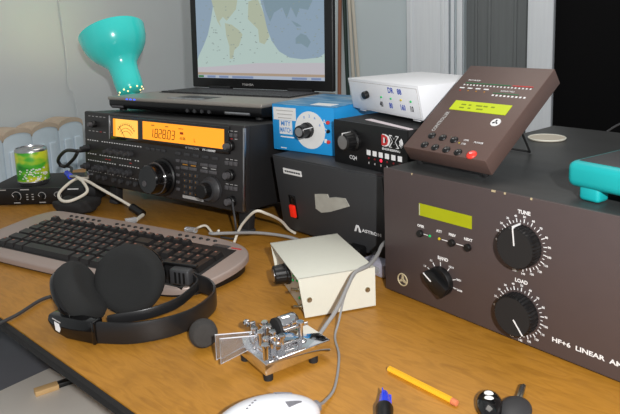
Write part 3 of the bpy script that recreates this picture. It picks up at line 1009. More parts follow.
for x in (.02, lW - .02):
    for y in (.02, lD - .02):
        b = MB(); b.cyl((x, y, -.041 * y + .0006), (x, y, .0055 - .036 * y), .007, BLKMT, seg=14); b.build('rubber_foot', base_)
ST = Matrix.Translation((0, lD - .010, lH)) @ Matrix.Rotation(R(0.5), 4, 'X')
b = MB(ST)
b.box(0, lW, 0, .012, 0.002, .262, BLKPL, .003, 3)
lid_ = b.build('screen_lid', LP)
for x in (.05, lW - .11):
    b = MB(ST)
    b.cyl((x, .004, .002), (x + .06, .004, .002), .006, BLKPL)
    b.build('hinge', LP)
b = MB(ST); b.text('TOSHIBA', lW / 2 - .028, .011, .0045, GREYPR, -.0006, sx=1.2); b.build('maker_lettering', lid_, label='silver maker lettering')
SX0, SX1, SZ0, SZ1 = .018, lW - .020, .024, .246
def sp(px, py):
    x = SX0 + (px - 202.5) / 127.5 * (SX1 - SX0)
    z = SZ0 + ((73.2 + (px - 202) * .043) - py) / 430.0
    return (min(max(x, SX0), SX1), min(max(z, SZ0), SZ1))
b = MB(ST)
def flat(poly, m, k):
    b.prism([sp(*q) for q in poly], -.0004 - .0002 * k, .001, m, 'xz')
b.box(SX0, SX1, -.0004, .001, SZ0, SZ1, SCR_DAY)
flat([(200, -40), (229, -40), (227, -12), (222, 4), (219, 18), (215, 32), (210, 42), (204, 52), (200, 56)], SCR_NIGHT, 1)
flat([(262, -40), (340, -40), (340, 55), (325, 58), (310, 59), (298, 57), (288, 51), (281, 41), (277, 30), (274, 16), (269, -4)], SCR_NIGHT, 1)
flat([(222, -34), (262, -36), (258, -12), (248, 0), (246, 10), (240, 16), (236, 20), (232, 16), (228, 20), (230, 26), (226, 20), (222, 6), (218, -10)], SCR_LAND, 2)
flat([(234, 22), (241, 24), (249, 30), (252, 34), (248, 44), (243, 48), (241, 56), (238, 56), (238, 44), (235, 34)], SCR_LAND, 2)
flat([(259, 4), (268, 2), (274, 16), (277, 30), (279, 37), (274, 44), (269, 42), (268, 30), (258, 20)], SCR_LAND, 2)
flat([(262, -30), (270, -32), (273, -2), (266, 1), (260, -6)], SCR_LAND, 2)
flat([(270, -34), (330, -36), (330, -8), (322, 4), (316, 16), (308, 14), (305, 22), (300, 12), (296, 22), (292, 12), (284, 16), (280, 24), (276, 14), (273, 2)], SCR_LANDN, 2)
flat([(304, 40), (309, 36), (314, 38), (318, 44), (315, 49), (309, 45), (304, 45)], SCR_LANDN, 2)
flat([(300, 24), (306, 27), (310, 30), (305, 30)], SCR_LANDN, 2)
flat([(200, 63), (220, 63), (245, 62), (265, 61), (300, 62), (335, 63), (335, 76), (200, 72)], SCR_ICE, 1)
flat([(200, 67.8), (335, 73.4), (335, 75.8), (200, 70.2)], SCR_BAR, 2)
flat([(200, 70.2), (335, 75.9), (335, 82), (200, 76)], SCR_TASK, 2)
flat([(203, 70.9), (209, 71.1), (209, 73), (203, 72.8)], mat('screen_start_button', srgb(20, 40, 20), .4, emit=.42, ecol=srgb(80, 160, 90)), 3)
for x0, x1 in ((213, 222), (226, 236), (240, 262), (300, 314), (318, 327)):
    flat([(x0, 70.9 + (x0 - 203) * .042), (x1, 70.9 + (x1 - 203) * .042), (x1, 72.9 + (x1 - 203) * .042), (x0, 72.9 + (x0 - 203) * .042)], SCR_TASKD, 3)
rs = random.Random(5)
for k in range(150):
    px_, py_ = rs.uniform(206, 328), rs.uniform(-20, 60)
    w = rs.uniform(.8, 1.8)
    flat([(px_, py_), (px_ + w, py_), (px_ + w, py_ + .7), (px_, py_ + .7)], SCR_DOT, 3)
b.build('screen', lid_, label='lit world map display')

# ------------------------------------------------------------------ teal lamp behind the laptop
LA = thing('desk_lamp', 'teal desk lamp with tilted bell shade behind the laptop', 'lamp', (-.438, 1.58, 0))
A0 = Vector((0, 0, .178))
AX = Vector((-.055, .062, .150)).normalized()
b = MB()
prof = [(0, -.002), (.018, -.001), (.028, .004), (.0325, .013), (.034, .03), (.034, .058), (.036, .078), (.046, .092), (.061, .108), (.073, .126), (.080, .146), (.083, .168), (.0835, .172), (.0805, .172), (.077, .146), (.069, .124), (.057, .108), (.042, .094), (.030, .078), (.027, .03), (.024, .012), (0, .010)]
b.lathe(prof, A0, AX, TEAL, 48, closed=False)
shade_ = b.build('lamp_shade', LA, ang=50)
b = MB(); b.ell(A0 + AX * .120, (.026, .026, .026), BULBM); b.cyl(A0 + AX * .02, A0 + AX * .10, .014, WHTBOX); b.build('bulb', LA)
q = AX.to_track_quat('Z', 'Y')
b = MB()
for ring, (rr_, hh) in enumerate(((.0300, .0066), (.0235, .0012))):
    n_ = (11, 4)[ring]
    for k in range(n_):
        a = 2 * PI * (k + .5 * ring) / n_
        c = A0 + q @ Vector((rr_ * math.cos(a), rr_ * math.sin(a), hh))
        b.ell(c, (.0023, .0023, .0023), GLOWW, seg=8)
b.build('vent_holes', shade_, label='glowing vent holes at the neck')
b = MB(); b.tube([(0, 0, .012), (0, .0, .08), (.004, -.004, .15), A0 + AX * .004], .008, TEAL, 12); b.build('gooseneck', LA)
b = MB(); b.lathe([(.062, 0), (.062, .008), (.05, .014), (.012, .018), (0, .018)], (0, 0, 0), (0, 0, 1), TEAL, 40); b.build('lamp_base', LA)
bl = lamp('lamp_bulb_light', 'POINT', Vector((-.438, 1.58, 0)) + A0 + AX * .165, 0.6, (1.0, 0.66, 0.34), .03)

# ------------------------------------------------------------------ keyboard
KB = thing('keyboard', 'silver keyboard with black keys in front of the radio', 'keyboard', (-.1604, .9266, 0), (0, 0, R(-30)))
def hgt(y):
    return .013 + .013 * min(1, max(0, (y + .165) / .165))
outl = [(-.335, .000), (-.30, .003), (-.2, .0045), (-.1, .004), (0, .0015), (.045, -.003), (.075, -.012), (.096, -.030), (.104, -.055), (.103, -.085), (.096, -.115), (.082, -.140), (.055, -.155), (0, -.162), (-.10, -.168), (-.20, -.170), (-.30, -.168), (-.345, -.158), (-.362, -.13), (-.362, -.05), (-.352, -.015)]
def slab(b, outl, zf0, zf1, m, bev=0):
    bm = bmesh.new()
    A = [bm.verts.new((x, y, zf0(y))) for x, y in outl]
    Bv = [bm.verts.new((x, y, zf1(y))) for x, y in outl]
    bm.faces.new(A); bm.faces.new(Bv)
    n = len(outl)
    for k in range(n):
        bm.faces.new((A[k], A[(k + 1) % n], Bv[(k + 1) % n], Bv[k]))
    bmesh.ops.recalc_face_normals(bm, faces=bm.faces[:])
    if bev:
        es = [e for e in bm.edges if all(v in Bv for v in e.verts)]
        bmesh.ops.bevel(bm, geom=es, offset=bev, segments=3, affect='EDGES', profile=.5)
    b.absorb(bm, m)
def smooth2(o, n=4):
    return [(p.x, p.y) for p in smooth_path([(x, y, 0) for x, y in o], n, True)]
so = smooth2(outl)
inset = [(x * .975 - .003, (y + .08) * .95 - .08) for x, y in so]
b = MB(); slab(b, inset, lambda y: 0, lambda y: hgt(y) - .007, BLKPL); b.build('bottom_tray', KB)
b = MB(); slab(b, so, lambda y: hgt(y) - .009, lambda y: hgt(y), KBD, .003); b.build('top_case', KB)
b = MB(); slab(b, [(-.309, -.029), (.0745, -.029), (.0745, -.1475), (-.309, -.1475)], lambda y: hgt(y) - .002, lambda y: hgt(y) + .0006, KEY, .0006); b.build('key_well', KB)
tilt = math.atan2(.013, .165)
def key(x0, w, y0, hh=.0155, leg=True, mm=KEY):
    """one key: a tapered cap"""
    g = .0008
    xa, xb, ya, yb = x0 + g, x0 + w - g, y0 - hh, y0 - g
    z0 = hgt((ya + yb) / 2)
    t_ = .0024
    bm = bmesh.new()
    lo = [bm.verts.new(p) for p in ((xa, ya, z0), (xb, ya, z0), (xb, yb, z0 + .001), (xa, yb, z0 + .001))]
    hi = [bm.verts.new(p) for p in ((xa + t_, ya + t_ * .7, z0 + .0068), (xb - t_, ya + t_ * .7, z0 + .0068), (xb - t_, yb - t_, z0 + .0082), (xa + t_, yb - t_, z0 + .0082))]
    bm.faces.new(hi); bm.faces.new(lo)
    for k in range(4):
        bm.faces.new((lo[k], lo[(k + 1) % 4], hi[(k + 1) % 4], hi[k]))
    bmesh.ops.recalc_face_normals(bm, faces=bm.faces[:])
    b = MB()
    b.absorb(bm, mm)
    if leg and w < .026:
        b.box(xa + t_ + .0008, xa + t_ + .0042, yb - t_ - .0042, yb - t_ - .0012, z0 + .0076, z0 + .00815, KEYLG)
    return b
U = .01655
rows = []
y0 = -.0315
F = [(-.304 + 0, U)] + [(-.304 + U * 2 + i * U, U) for i in range(4)] + [(-.304 + U * 6.5 + i * U, U) for i in range(4)] + [(-.304 + U * 11 + i * U, U) for i in range(4)]
keys = [(x, w, y0, .0125) for x, w in F]
xn = -.304 + U * 15.3
xp = xn + U * 3.3
keys += [(xn + i * U, U, y0, .0125) for i in range(3)]
yr = [-.0505 - i * .0188 for i in range(5)]
HH = .0178
def row(y, ws):
    x = -.304
    for w in ws:
        keys.append((x, w * U, y, HH))
        x += w * U
row(yr[0], [1] * 13 + [2])
row(yr[1], [1.5] + [1] * 12 + [1.5])
row(yr[2], [1.75] + [1] * 11 + [2.25])
row(yr[3], [2.25] + [1] * 10 + [2.75])
row(yr[4], [1.25, 1.25, 1.25, 6.25, 1.25, 1.25, 1.25, 1.25])
for j in (0, 1):
    keys += [(xn + i * U, U, yr[j], HH) for i in range(3)]
keys += [(xn + U, U, yr[3], HH)] + [(xn + i * U, U, yr[4], HH) for i in range(3)]
keys += [(xp + i * U, U, yr[0], HH) for i in range(4)]
keys += [(xp + i * U, U, yr[1], HH) for i in range(3)] + [(xp + 3 * U, U, yr[1], HH * 2.05)]
keys += [(xp + i * U, U, yr[2], HH) for i in range(3)]
keys += [(xp + i * U, U, yr[3], HH) for i in range(3)] + [(xp + 3 * U, U, yr[3], HH * 2.05)]
keys += [(xp, 2 * U, yr[4], HH), (xp + 2 * U, U, yr[4], HH)]
keys.sort(key=lambda k: -k[1] * k[3] + k[2] * .0004)
rest = MB()
for i, (x, w, y, hh) in enumerate(keys):
    b = key(x, w, y, hh)
    if i < 98:
        b.build('key', KB)
    else:
        me = bpy.data.meshes.new('t'); b.bm.to_mesh(me); b.bm.free()
        for m in b.mats:
            rest.idx(m)
        rest.bm.from_mesh(me); bpy.data.meshes.remove(me)
o = rest.build('keys', KB); o['kind'] = 'stuff'
for x0, n in ((-.287, 6), (-.178, 6), (-.044, 6)):
    for i in range(n):
        b = MB(); b.ell((x0 + i * .0135, -.0125, hgt(-.0125)), (.0036, .0030, .0022), BLKPL, seg=14); b.build('media_button', KB)
b = MB(); b.box(.030, .058, -.0285, -.0195, hgt(-.024) - .0008, hgt(-.024) + .0006, ALU); b.build('status_panel', KB)
b = MB()
for k in range(5):
    b.box(.062 + k * .0036, .0645 + k * .0036, -.0255, -.0225, hgt(-.024), hgt(-.024) + .0006, REDPR)
b.build('maker_mark', KB, label='red maker mark')

# ------------------------------------------------------------------ headphones
HP = thing('headphones', 'black over-ear headphones lying on the desk before the keyboard', 'headphones', (-.19, .68, 0))
o0 = Vector((-.19, .68, 0))
def rel(p):
    return Vector(p) - o0
def ear(c, n, r, dep):
    """ear cup pieces around centre c facing n"""
    n = Vector(n).normalized()
    s_ = MB(); s_.lathe([(r * .9, -.016), (r * .93, -.019), (r * .90, -.016 - (dep - .016) * .45), (r * .74, -.016 - (dep - .016) * .78), (r * .4, -.016 - (dep - .016) * .96), (0, -dep)], rel(c), n, BLKGL, 48)
    cup = s_.build('ear_cup', HP, ang=50)
    p_ = MB(); p_.lathe([(0, .002), (r * .45, .0035), (r * .72, .0065), (r * .88, .006), (r * .97, .001), (r, -.006), (r * .97, -.014), (r * .9, -.018), (0, -.018)], rel(c), n, FOAM, 48)
    p_.build('ear_pad', cup, ang=60)
ear((-.2245, .7250, .0428), (-.05, -1, .20), .0425, .047)
ear((-.2690, .7050, .0420), (.86, .12, .48), .0390, .030)
b = MB()
b.strip([rel(p)[:2] for p in ((-.241, .6535, 0), (-.202, .6495, 0), (-.166, .661, 0), (-.1405, .682, 0), (-.1262, .713, 0), (-.1235, .735, 0), (-.131, .746, 0), (-.146, .752, 0), (-.1625, .760, 0), (-.190, .772, 0))],
        lambda f: .001 + .024 * max(0, (f - .50) / .50), lambda f: .0245 - .003 * f, .0042, BAND)
hband = b.build('headband', HP, ang=40)
b = MB()
b.strip([rel(p)[:2] for p in ((-.232, .664, 0), (-.2211, .6635, 0), (-.1889, .6690, 0), (-.1612, .6872, 0), (-.146, .7181, 0), (-.1430, .731, 0), (-.1517, .744, 0), (-.172, .755, 0))],
        lambda f: .0155 + .0155 * f, lambda f: .0120, .0030, BAND)
b.build('inner_strap', HP, ang=40)
b = MB()
T = Matrix.Translation(rel((-.2725, .6690, .0008))) @ Matrix.Rotation(-.413, 4, 'Z')
b.prism([(-.0330, .0180), (-.0300, .0262), (.0340, .0262), (.0340, 0), (-.006, 0), (-.024, .0060)], -.0065, .0065, BLKGL, 'xz', .0022, X=T)
b.box(.0315, .0355, -.0074, .0074, 0, .0268, BLKGL, .0012, 2, X=T)
slid = b.build('slider_block', HP, label='glossy black slider with white mark')
b = MB()
T2 = T @ Matrix.Translation((-.0185, -.0069, .0130)) @ Matrix.Rotation(R(18), 4, 'Y')
b.prism([(-.0045, .0045), (.002, .0045), (.0055, -.001), (.005, -.0050), (-.0005, -.0045), (-.002, -.001)], -.0002, .0008, WHT, 'xz', X=T2)
b.box(-.008, .004, -.0002, .0008, .0066, .0076, GREYPR, X=T2)
b.build('white_mark', slid)
b = MB()
T = Matrix.Translation(rel((-.1640, .742, .0385))) @ Matrix.Rotation(R(-22), 4, 'Z')
b.box(-.0145, .0135, -.006, .008, -.0100, .0100, DKGREY, .003, 3, X=T)
b.box(-.030, .018, .006, .012, .0095, .0130, BLKPL, .001, X=T)
for k in range(3):
    b.box(-.006 + k * .006, -.0035 + k * .006, -.0068, -.005, -.007, .007, BLKPL, X=T)
b.build('yoke', HP)
b = MB()
b.tube([rel((-.288, .700, .032)), rel((-.310, .728, .016)), rel((-.3345, .776, .004)), rel((-.3513, .766, .0035)), rel((-.3674, .7175, .0035)), rel((-.40, .70, .0025)), rel((-.48, .86, .0025))], .0022, CABD, 8)
b.build('headphone_cord', HP)

b = MB()
T = Matrix.Rotation(R(-30), 4, 'Z')
b.lathe([(0, -.0125), (.008, -.012), (.0120, -.009), (.0152, -.002), (.0150, .005), (.012, .010), (.007, .012), (0, .0115)], (0, 0, .0165), (.35, -1, .12), FOAMS, 32)
o = b.build('foam_windscreen'); o.location = (-.1225, .6375, 0)
tag(o, 'small round dark foam cap standing between headphones and chrome key', 'foam cap')

# ------------------------------------------------------------------ chrome paddle key
PK = thing('morse_paddle', 'chrome morse paddle key with clear finger pieces on the desk', 'morse key', (-.051, .5621, 0), (0, 0, .593))
pL, pWd = .077, .058
b = MB(); b.box(0, pL, 0, pWd, .0075, .0205, CHR, .0012); b.build('base_plate', PK)
for x in (.006, pL - .018):
    for y in (.006, pWd - .006):
        b = MB(); b.cyl((x, y, 0), (x, y, .008), .0048, BLKMT, seg=18); b.build('rubber_foot', PK)
zt = .0205
for yy in (.036, .046):
    b = MB()
    pts = [(-.0290, .0150), (-.0290, .0410), (.012, .0310), (.012, .0208)]
    b.prism(pts, yy - .0012, yy + .0012, ACRY, 'xz', .0003)
    fp = b.build('finger_piece', PK)
    b = MB(); b.tube([(x, yy, z) for x, z in pts], .0007, ACRYE, 6, 0, True); b.build('frosted_rim', fp)
    b = MB(); b.box(.008, .034, yy - .002, yy + .002, zt + .003, zt + .010, CHR, .0008); b.build('lever_arm', PK)
b = MB()
b.prism([(.004, zt), (.030, zt), (.030, zt + .016), (.022, zt + .022), (.010, zt + .017)], .030, .033, CHR, 'xz', .0008)
b.box(.006, .012, .012, .050, zt, zt + .006, CHR, .001)
b.box(.022, .028, .012, .050, zt, zt + .014, CHR, .001)
frame_ = b.build('bearing_frame', PK)
for yy, L_ in ((.012, -.010), (.052, .016)):
    b = MB(); b.cyl((.016, yy, zt + .012), (.016, yy + L_, zt + .012), .0020, CHR, seg=12)
    b.lathe([(.0036, 0), (.0040, .001), (.0040, .004), (.0034, .005), (0, .005)], (.016, yy + L_ * .6, zt + .012), (0, 1 if L_ > 0 else -1, 0), CHR, 20, flute=1, fdepth=.08)
    b.build('contact_screw', PK)
    b = MB(); b.box(.013, .019, yy - .0018, yy + .0018, zt, zt + .018, CHR, .0006); b.build('contact_post', PK)
for (x, y, h_, r_) in ((.0045, .006, .014, .0030), (.010, .014, .016, .0026), (.010, .024, .018, .0026), (.020, .018, .018, .0028), (.020, .026, .021, .0026), (.028, .014, .013, .0028), (.012, .041, .015, .0026), (.026, .044, .016, .0026)):
    b = MB(); b.cyl((x, y, zt), (x, y, zt + h_), r_, CHR, seg=14); b.lathe([(r_ * 1.4, 0), (r_ * 1.4, .002), (r_, .003), (0, .003)], (x, y, zt + h_), (0, 0, 1), CHR, 16); b.build('adjusting_screw', PK)
b = MB(); b.lathe([(.0080, 0), (.0086, .001), (.0086, .018), (.0074, .020), (0, .020)], (.036, .033, zt + .0155), (1, 0, 0), CHR, 32)
barrel_ = b.build('tension_barrel', PK)
b = MB(); b.lathe([(.0115, 0), (.0115, .003), (0, .003)], (.032, .033, zt + .0120), (1, 0, 0), BLKMT, 28); b.build('barrel_end', barrel_, label='dark disc at end of barrel')
b = MB(); b.lathe([(.0062, 0), (.0062, .0012), (0, .0012)], (.056, .033, zt + .0155), (1, 0, 0), BLKMT, 24); b.build('barrel_cap', barrel_, label='dark far end of barrel')
b = MB(); b.cyl((.0515, .016, zt), (.0515, .016, zt + .019), .0026, CHR, seg=18); b.lathe([(.0042, 0), (.0042, .003), (.003, .004), (0, .004)], (.0515, .016, zt + .018), (0, 0, 1), CHR, 20)
b.lathe([(.0058, 0), (.0058, .0012), (.003, .0025)], (.0515, .016, zt), (0, 0, 1), CHR, 24)
b.build('rear_post', PK)
for p0, p1, r_ in (((.032, .016, zt + .017), (.060, .016, zt + .017), .0016), ((.026, .016, zt + .003), (.0515, .016, zt + .002), .0013)):
    b = MB(); b.cyl(p0, p1, r_, CHR, seg=12); b.build('tension_rod', PK)

# ------------------------------------------------------------------ cream keyer box
CB = thing('keyer_box', 'cream metal keyer box with black knob behind the chrome key', 'keyer', (-.0191, .6908, 0), (0, 0, .2981))
cW, cD, cH = .0942, .1315, .0505
b = MB()
t_ = .0014
b.prism([(-.001, cH), (cW, cH), (cW, .002), (.0055, .002)], 0, t_, CREAM, 'xz')
b.prism([(-.001, cH), (cW, cH), (cW, .002), (.0055, .002)], cD - t_, cD, CREAM, 'xz')
b.box(-.0015, cW, 0, cD, cH - t_, cH, CREAM, .0006)
cover_ = b.build('cover', CB)
b = MB()
b.prism([(.0035, cH - .0015), (cW - .004, cH - .0015), (cW - .004, .0015), (.0085, .0015)], t_, cD - t_, CREAMP, 'xz')
b.build('chassis', CB)
for (x, z) in ((.0115, .0235), (.084, .0238)):
    b = MB(); b.lathe([(.0033, 0), (.0030, .0012), (.0012, .0014), (0, .0008)], (x, 0, z), (0, -1, 0), STEEL, 20); b.build('screw', cover_)
def cf(z):
    return .0085 - (z - .0015) * (.005 / (cH - .003))
b = MB()
b.lathe([(.0135, 0), (.0135, .004), (.0122, .0055), (.0116, .0185), (.0100, .0195), (0, .0195)], (cf(.032), .066, .0320), (-1, 0, 0), BLKPL, 40, flute=1, fdepth=.04)
b.lathe([(.0080, 0), (.0080, .0006), (0, .0006)], (cf(.032) - .0195, .066, .0320), (-1, 0, 0), ALU, 28)
b.build('speed_knob', CB, ang=28)
for y, z, m in ((.036, .041, LEDG), (.043, .032, LEDG), (.021, .040, LEDG), (.033, .0225, LEDY), (.023, .017, LEDG)):
    b = MB(); b.lathe([(.0019, 0), (.0017, .0015), (0, .0024)], (cf(z), y, z), (-1, 0, 0), m, 14); b.build('indicator_light', CB)
for y, z in ((.0125, .0325), (.0150, .0095)):
    b = MB(); b.lathe([(.0030, 0), (.0030, .0030), (.0016, .0034)], (cf(z), y, z), (-1, 0, 0), STEEL, 16)
    b.cyl((cf(z) - .003, y, z), (cf(z) - .0115, y, z + .002), .0012, STEEL, r1=.0019, seg=12)
    b.build('toggle_switch', CB)
for x in (.016, cW - .012):
    for y in (.012, cD - .012):
        b = MB(); b.cyl((x, y, 0), (x, y, .0025), .005, BLKMT, seg=14); b.build('rubber_foot', CB)
b = MB(); b.cyl((cW - .005, .085, .022), (cW + .016, .085, .020), .0085, BLKPL); b.build('rear_plug', CB)

# ------------------------------------------------------------------ mouse
MS = thing('mouse', 'white computer mouse at the bottom edge beside the chrome key', 'mouse', (-.046, .478, 0), (0, 0, R(33)))
b = MB()
bm = bmesh.new()
bmesh.ops.create_uvsphere(bm, u_segments=40, v_segments=24, radius=1)
for v in bm.verts:
    x, y, z = v.co
    ww = .029 * (1 - .10 * x)
    v.co = (x * .052, y * ww, max(z, -.35) * (.0265 - .006 * x) + .0098)
b.absorb(bm, MOUSEW)
b.build('shell', MS, ang=60)
def msurf(x, y, k=.0002):
    nx = x / .052; ny = y / (.029 * (1 - .1 * nx)); nz = math.sqrt(max(0, 1 - nx * nx - ny * ny))
    return Vector((x, y, nz * (.0265 - .006 * nx) + .0098 + k))
for sg in (-1, 1):
    b = MB()
    for dd in range(5):
        b.tube([msurf(.016 + k * .003, sg * (.0075 + .0012 * dd * (1 - k / 5))) for k in range(6)], .0007, MOUSEG, 6, 1)
    b.build('button_mark', MS)
b = MB()
for k in range(4):
    b.ell(msurf(-.006 - .0035 * k, .004 - .002 * k), (.0012, .0009, .0005), MOUSEG, seg=8)
b.build('maker_mark', MS)
b = MB(); T = Matrix.Translation((.047, 0, .0115)); b.box(-.003, .007, -.0045, .0045, -.004, .004, MOUSEG, .002, X=T); b.build('cord_strain_relief', MS)
MSM = (Matrix.Translation((-.046, .478, 0)) @ Matrix.Rotation(R(33), 4, 'Z')).inverted()
b = MB()
b.tube([MSM @ Vector(p) for p in ((-.003, .506, .0115), (.0043, .5229, .005), (.0144, .5494, .0022), (.021, .6033, .0022), (.0187, .6433, .0022), (.0240, .6610, .012), (.0330, .6815, .0345), (.0480, .6995, .0535), (.0665, .7230, .0545), (.080, .757, .056), (.0915, .787, .052), (.1150, .812, .040), (.150, .842, .02))], .0013, CABG, 8)
b.build('cord', MS)

# ------------------------------------------------------------------ pencil, blue pen, keys
b = MB()
b.lathe([(.0032, 0), (.0032, .0745)], (0, 0, 0), (1, 0, 0), YEL, 6)
P_ = thing('pencil', 'short yellow pencil lying on the desk near the bottom edge', 'pencil', (.0684, .5752, .0030), (0, 0, math.atan2(.5156 - .5752, .1202 - .0684)))
b.build('shaft', P_)
b = MB(); b.lathe([(.0031, 0), (.0031, .003), (.0027, .0055), (0, .0062)], (.0745, 0, 0), (1, 0, 0), PINK, 16); b.build('eraser', P_)
BP = thing('marker_pen', 'dark pen with blue translucent tip at the bottom edge', 'pen', (.0580, .5245, .0078), (0, 0, R(-97)))
b = MB(); b.lathe([(0, -.005), (.0030, -.003), (.0046, .003), (.0052, .010), (.0064, .020)], (0, 0, 0), (1, 0, 0), BLUEPL, 20)
for k in range(3):
    a = 2 * PI * k / 3 + .3
    b.box(-.002, .017, -.0005, .0005, .002, .0062, BLUEPL, X=Matrix.Rotation(a, 4, 'X'))
b.build('blue_tip', BP)
b = MB(); b.lathe([(.0074, .0195), (.0078, .021), (.0074, .030), (.0066, .10), (.005, .105), (0, .105)], (0, 0, 0), (1, 0, 0), BLKPL, 24); b.build('barrel', BP)

KF = thing('key_fob', 'glossy black remote key fob with two silver buttons at the bottom edge', 'key fob', (.1475, .5070, 0), (0, 0, R(-14)))
b = MB(); b.ell((0, 0, .006), (.0115, .021, .006), BLKGL); b.build('shell', KF)
for y in (.0085, .0008):
    b = MB(); b.ell((-.0005, y, .0114), (.0042, .0031, .0019), LABEL, seg=16); b.build('fob_button', KF)
KY = thing('car_key', 'grey-headed metal key lying beside the black fob', 'key', (.1680, .5000, 0), (0, 0, R(-28)))
b = MB(); b.ell((0, 0, .0052), (.0135, .0195, .0052), DKGREY); b.build('key_head', KY)
b = MB()
b.prism([(-.0026, .014), (.0026, .014), (.0026, .030), (.0018, .032), (.0026, .034), (.0020, .037), (.0024, .039), (0, .041), (-.0026, .038)], .0042, .0066, STEEL, 'xy', .0004)
b.box(-.0006, .0006, .016, .037, .0060, .0070, DKGREY)
b.build('key_blade', KY)

# ------------------------------------------------------------------ mixer box with can on the left
HB = thing('headphone_mixer', 'low black rack box with white dial marks under the green can', 'audio box', (-.650, 1.236, 0), (0, 0, R(-3)))
hW, hH, hD = .222, .034, .13
b = MB(); b.box(0, hW, .003, hD, .002, hH, BLKMT, .0015); b.build('case', HB)
b = MB(); b.box(0, hW, 0, .004, .001, hH, BLKPL, .0008); b.build('front_panel', HB)
L = MB()
for (x, r_) in ((.062, .0095), (.114, .0075), (.146, .0075)):
    L.tube([(x + r_ * math.cos(R(a)), -.0005, .018 + r_ * math.sin(R(a))) for a in range(-50, 231, 20)], .0006, GREYPR, 5, 1)
    L.dash(x, .0048, .013, .0018, GREYPR)
L.dash(.034, .0315, .016, .0018, GREYPR); L.dash(.080, .0315, .018, .002, GREYPR); L.dash(.178, .0305, .022, .002, WHT)
for x in (.084, .095):
    for z in (.0115, .0165, .0215):
        L.dash(x, z, .004, .0016, GREYPR)
L.build('panel_lettering', HB)
for x, r_ in ((.062, .0068), (.114, .0052), (.146, .0052)):
    knob(HB, x, .018, r_, .009, BLKPL, pointer=R(120))
CN = thing('drink_can', 'green and yellow drink can standing on the black box', 'can', (-.5660, 1.2700, .0342))
b = MB(); b.lathe([(.024, .0), (.0280, .003), (.0310, .009), (.0310, .068), (.0298, .072)], (0, 0, 0), (0, 0, 1), CANP, 48); cbody = b.build('body', CN)
b = MB()
b.lathe([(.0235, 0), (.0270, .0008), (.0314, .0085), (.0312, .0105)], (0, 0, 0), (0, 0, 1), ALU, 48)
b.build('bottom_rim', CN)
b = MB()
b.lathe([(.0312, .0690), (.0306, .0725), (.0286, .0750), (.0270, .0755), (.0265, .0730), (0, .0725)], (0, 0, 0), (0, 0, 1), ALU, 48)
lid__ = b.build('lid', CN)
b = MB(); b.ell((0.004, -.006, .0745), (.008, .011, .0014), ALU); b.build('pull_tab', lid__)
b = MB()
rs = random.Random(3)
for k in range(60):
    a = R(rs.uniform(-120, -10)); z = rs.uniform(.012, .036)
    c = Vector((.0311 * math.cos(a), .0311 * math.sin(a), z))
    T = Matrix.Translation(c) @ Matrix.Rotation(a, 4, 'Z')
    b.box(-.0003, .0003, -.0016, .0016, -.0011, .0011, LABEL, X=T)
b.build('fine_print', cbody)

b = MB()
bm = bmesh.new()
bmesh.ops.create_icosphere(bm, subdivisions=4, radius=1)
for v in bm.verts:
    x, y, z = v.co
    f_ = 1 + .10 * math.sin(5 * x + 2 * y) * math.cos(4 * y + 3 * z)
    sx = math.copysign(abs(x) ** .6, x); sy = math.copysign(abs(y) ** .6, y); sz = math.copysign(abs(z) ** .7, z)
    v.co = (sx * .041 * f_, sy * .028 * f_, max(0, sz * .5 + .5) * .027 * f_)
b.absorb(bm, mat('black_pouch_cloth', srgb(30, 29, 29), .85, noise=.2, nscale=60, bump=.6, bscale=120))
o = b.build('pouch', ang=80); o.location = (-.446, 1.170, 0); o.rotation_euler = (0, 0, R(-12))
tag(o, 'small crumpled black pouch between keyboard and mixer box', 'pouch')

# ------------------------------------------------------------------ cables
def cable(name, label, pts, r, m, grp=None, extra=None):
    b = MB(); b.tube(pts, r, m, 8)
    if extra is None:
        return tag(b.build(name), label, 'cable', grp)
    t = thing(name, label, 'cable', pts[0], group=grp)
    v = Vector(pts[0])
    b = MB(Matrix.Translation(-v)); b.tube(pts, r, m, 8); b.build('cord', t)
    for (nm, p0, p1, rr_, mm) in extra:
        b = MB(Matrix.Translation(-v)); b.cyl(p0, p1, rr_, mm, seg=14); b.build(nm, t)
    return t
cable('keyboard_cable', 'white cable looping from the radio jack to a black plug by the keyboard',
      [(-.436, 1.212, .055), (-.447, 1.172, .062), (-.4590, 1.128, .050), (-.4480, 1.104, .042), (-.4280, 1.098, .042), (-.4080, 1.1241, .050), (-.425, 1.155, .062), (-.444, 1.1770, .066), (-.4200, 1.170, .058), (-.3974, 1.155, .050), (-.3369, 1.130, .022), (-.3209, 1.1228, .013)],
      .0027, CABW, extra=[('black_plug', (-.330, 1.126, .018), (-.306, 1.108, .009), .0072, BLKPL), ('white_lead', (-.306, 1.108, .008), (-.312, 1.086, .006), .0034, CABW), ('clear_connector', (-.312, 1.086, .006), (-.330, 1.078, .006), .0055, CLEAR)])
cable('microphone_cable', 'black cable curling from the radio front beside the radiator',
      [(-.4330, 1.224, .108), (-.444, 1.198, .112), (-.4780, 1.225, .108), (-.5049, 1.250, .085), (-.496, 1.255, .070), (-.470, 1.238, .088), (-.452, 1.214, .105)], .0034, CABK)
cable('blue_plug_cable', 'black cable with blue plug between can and radio', [(-.530, 1.316, .060), (-.500, 1.300, .058), (-.4737, 1.2227, .060)], .0030, CABK,
      extra=[('blue_plug', (-.486, 1.240, .060), (-.468, 1.210, .060), .0058, BLUEPL), ('metal_tip', (-.468, 1.210, .060), (-.448, 1.196, .062), .0036, ALU)])
cable('patch_lead', 'thin white lead with clear connector right of the keyboard back edge',
      [(-.1960, 1.008, .008), (-.1855, .9943, .018), (-.1745, .9990, .018), (-.1600, .9800, .010), (-.148, .955, .024)], .0019, CABW,
      extra=[('clear_connector', (-.212, 1.022, .006), (-.194, 1.006, .009), .0048, CLEAR)])
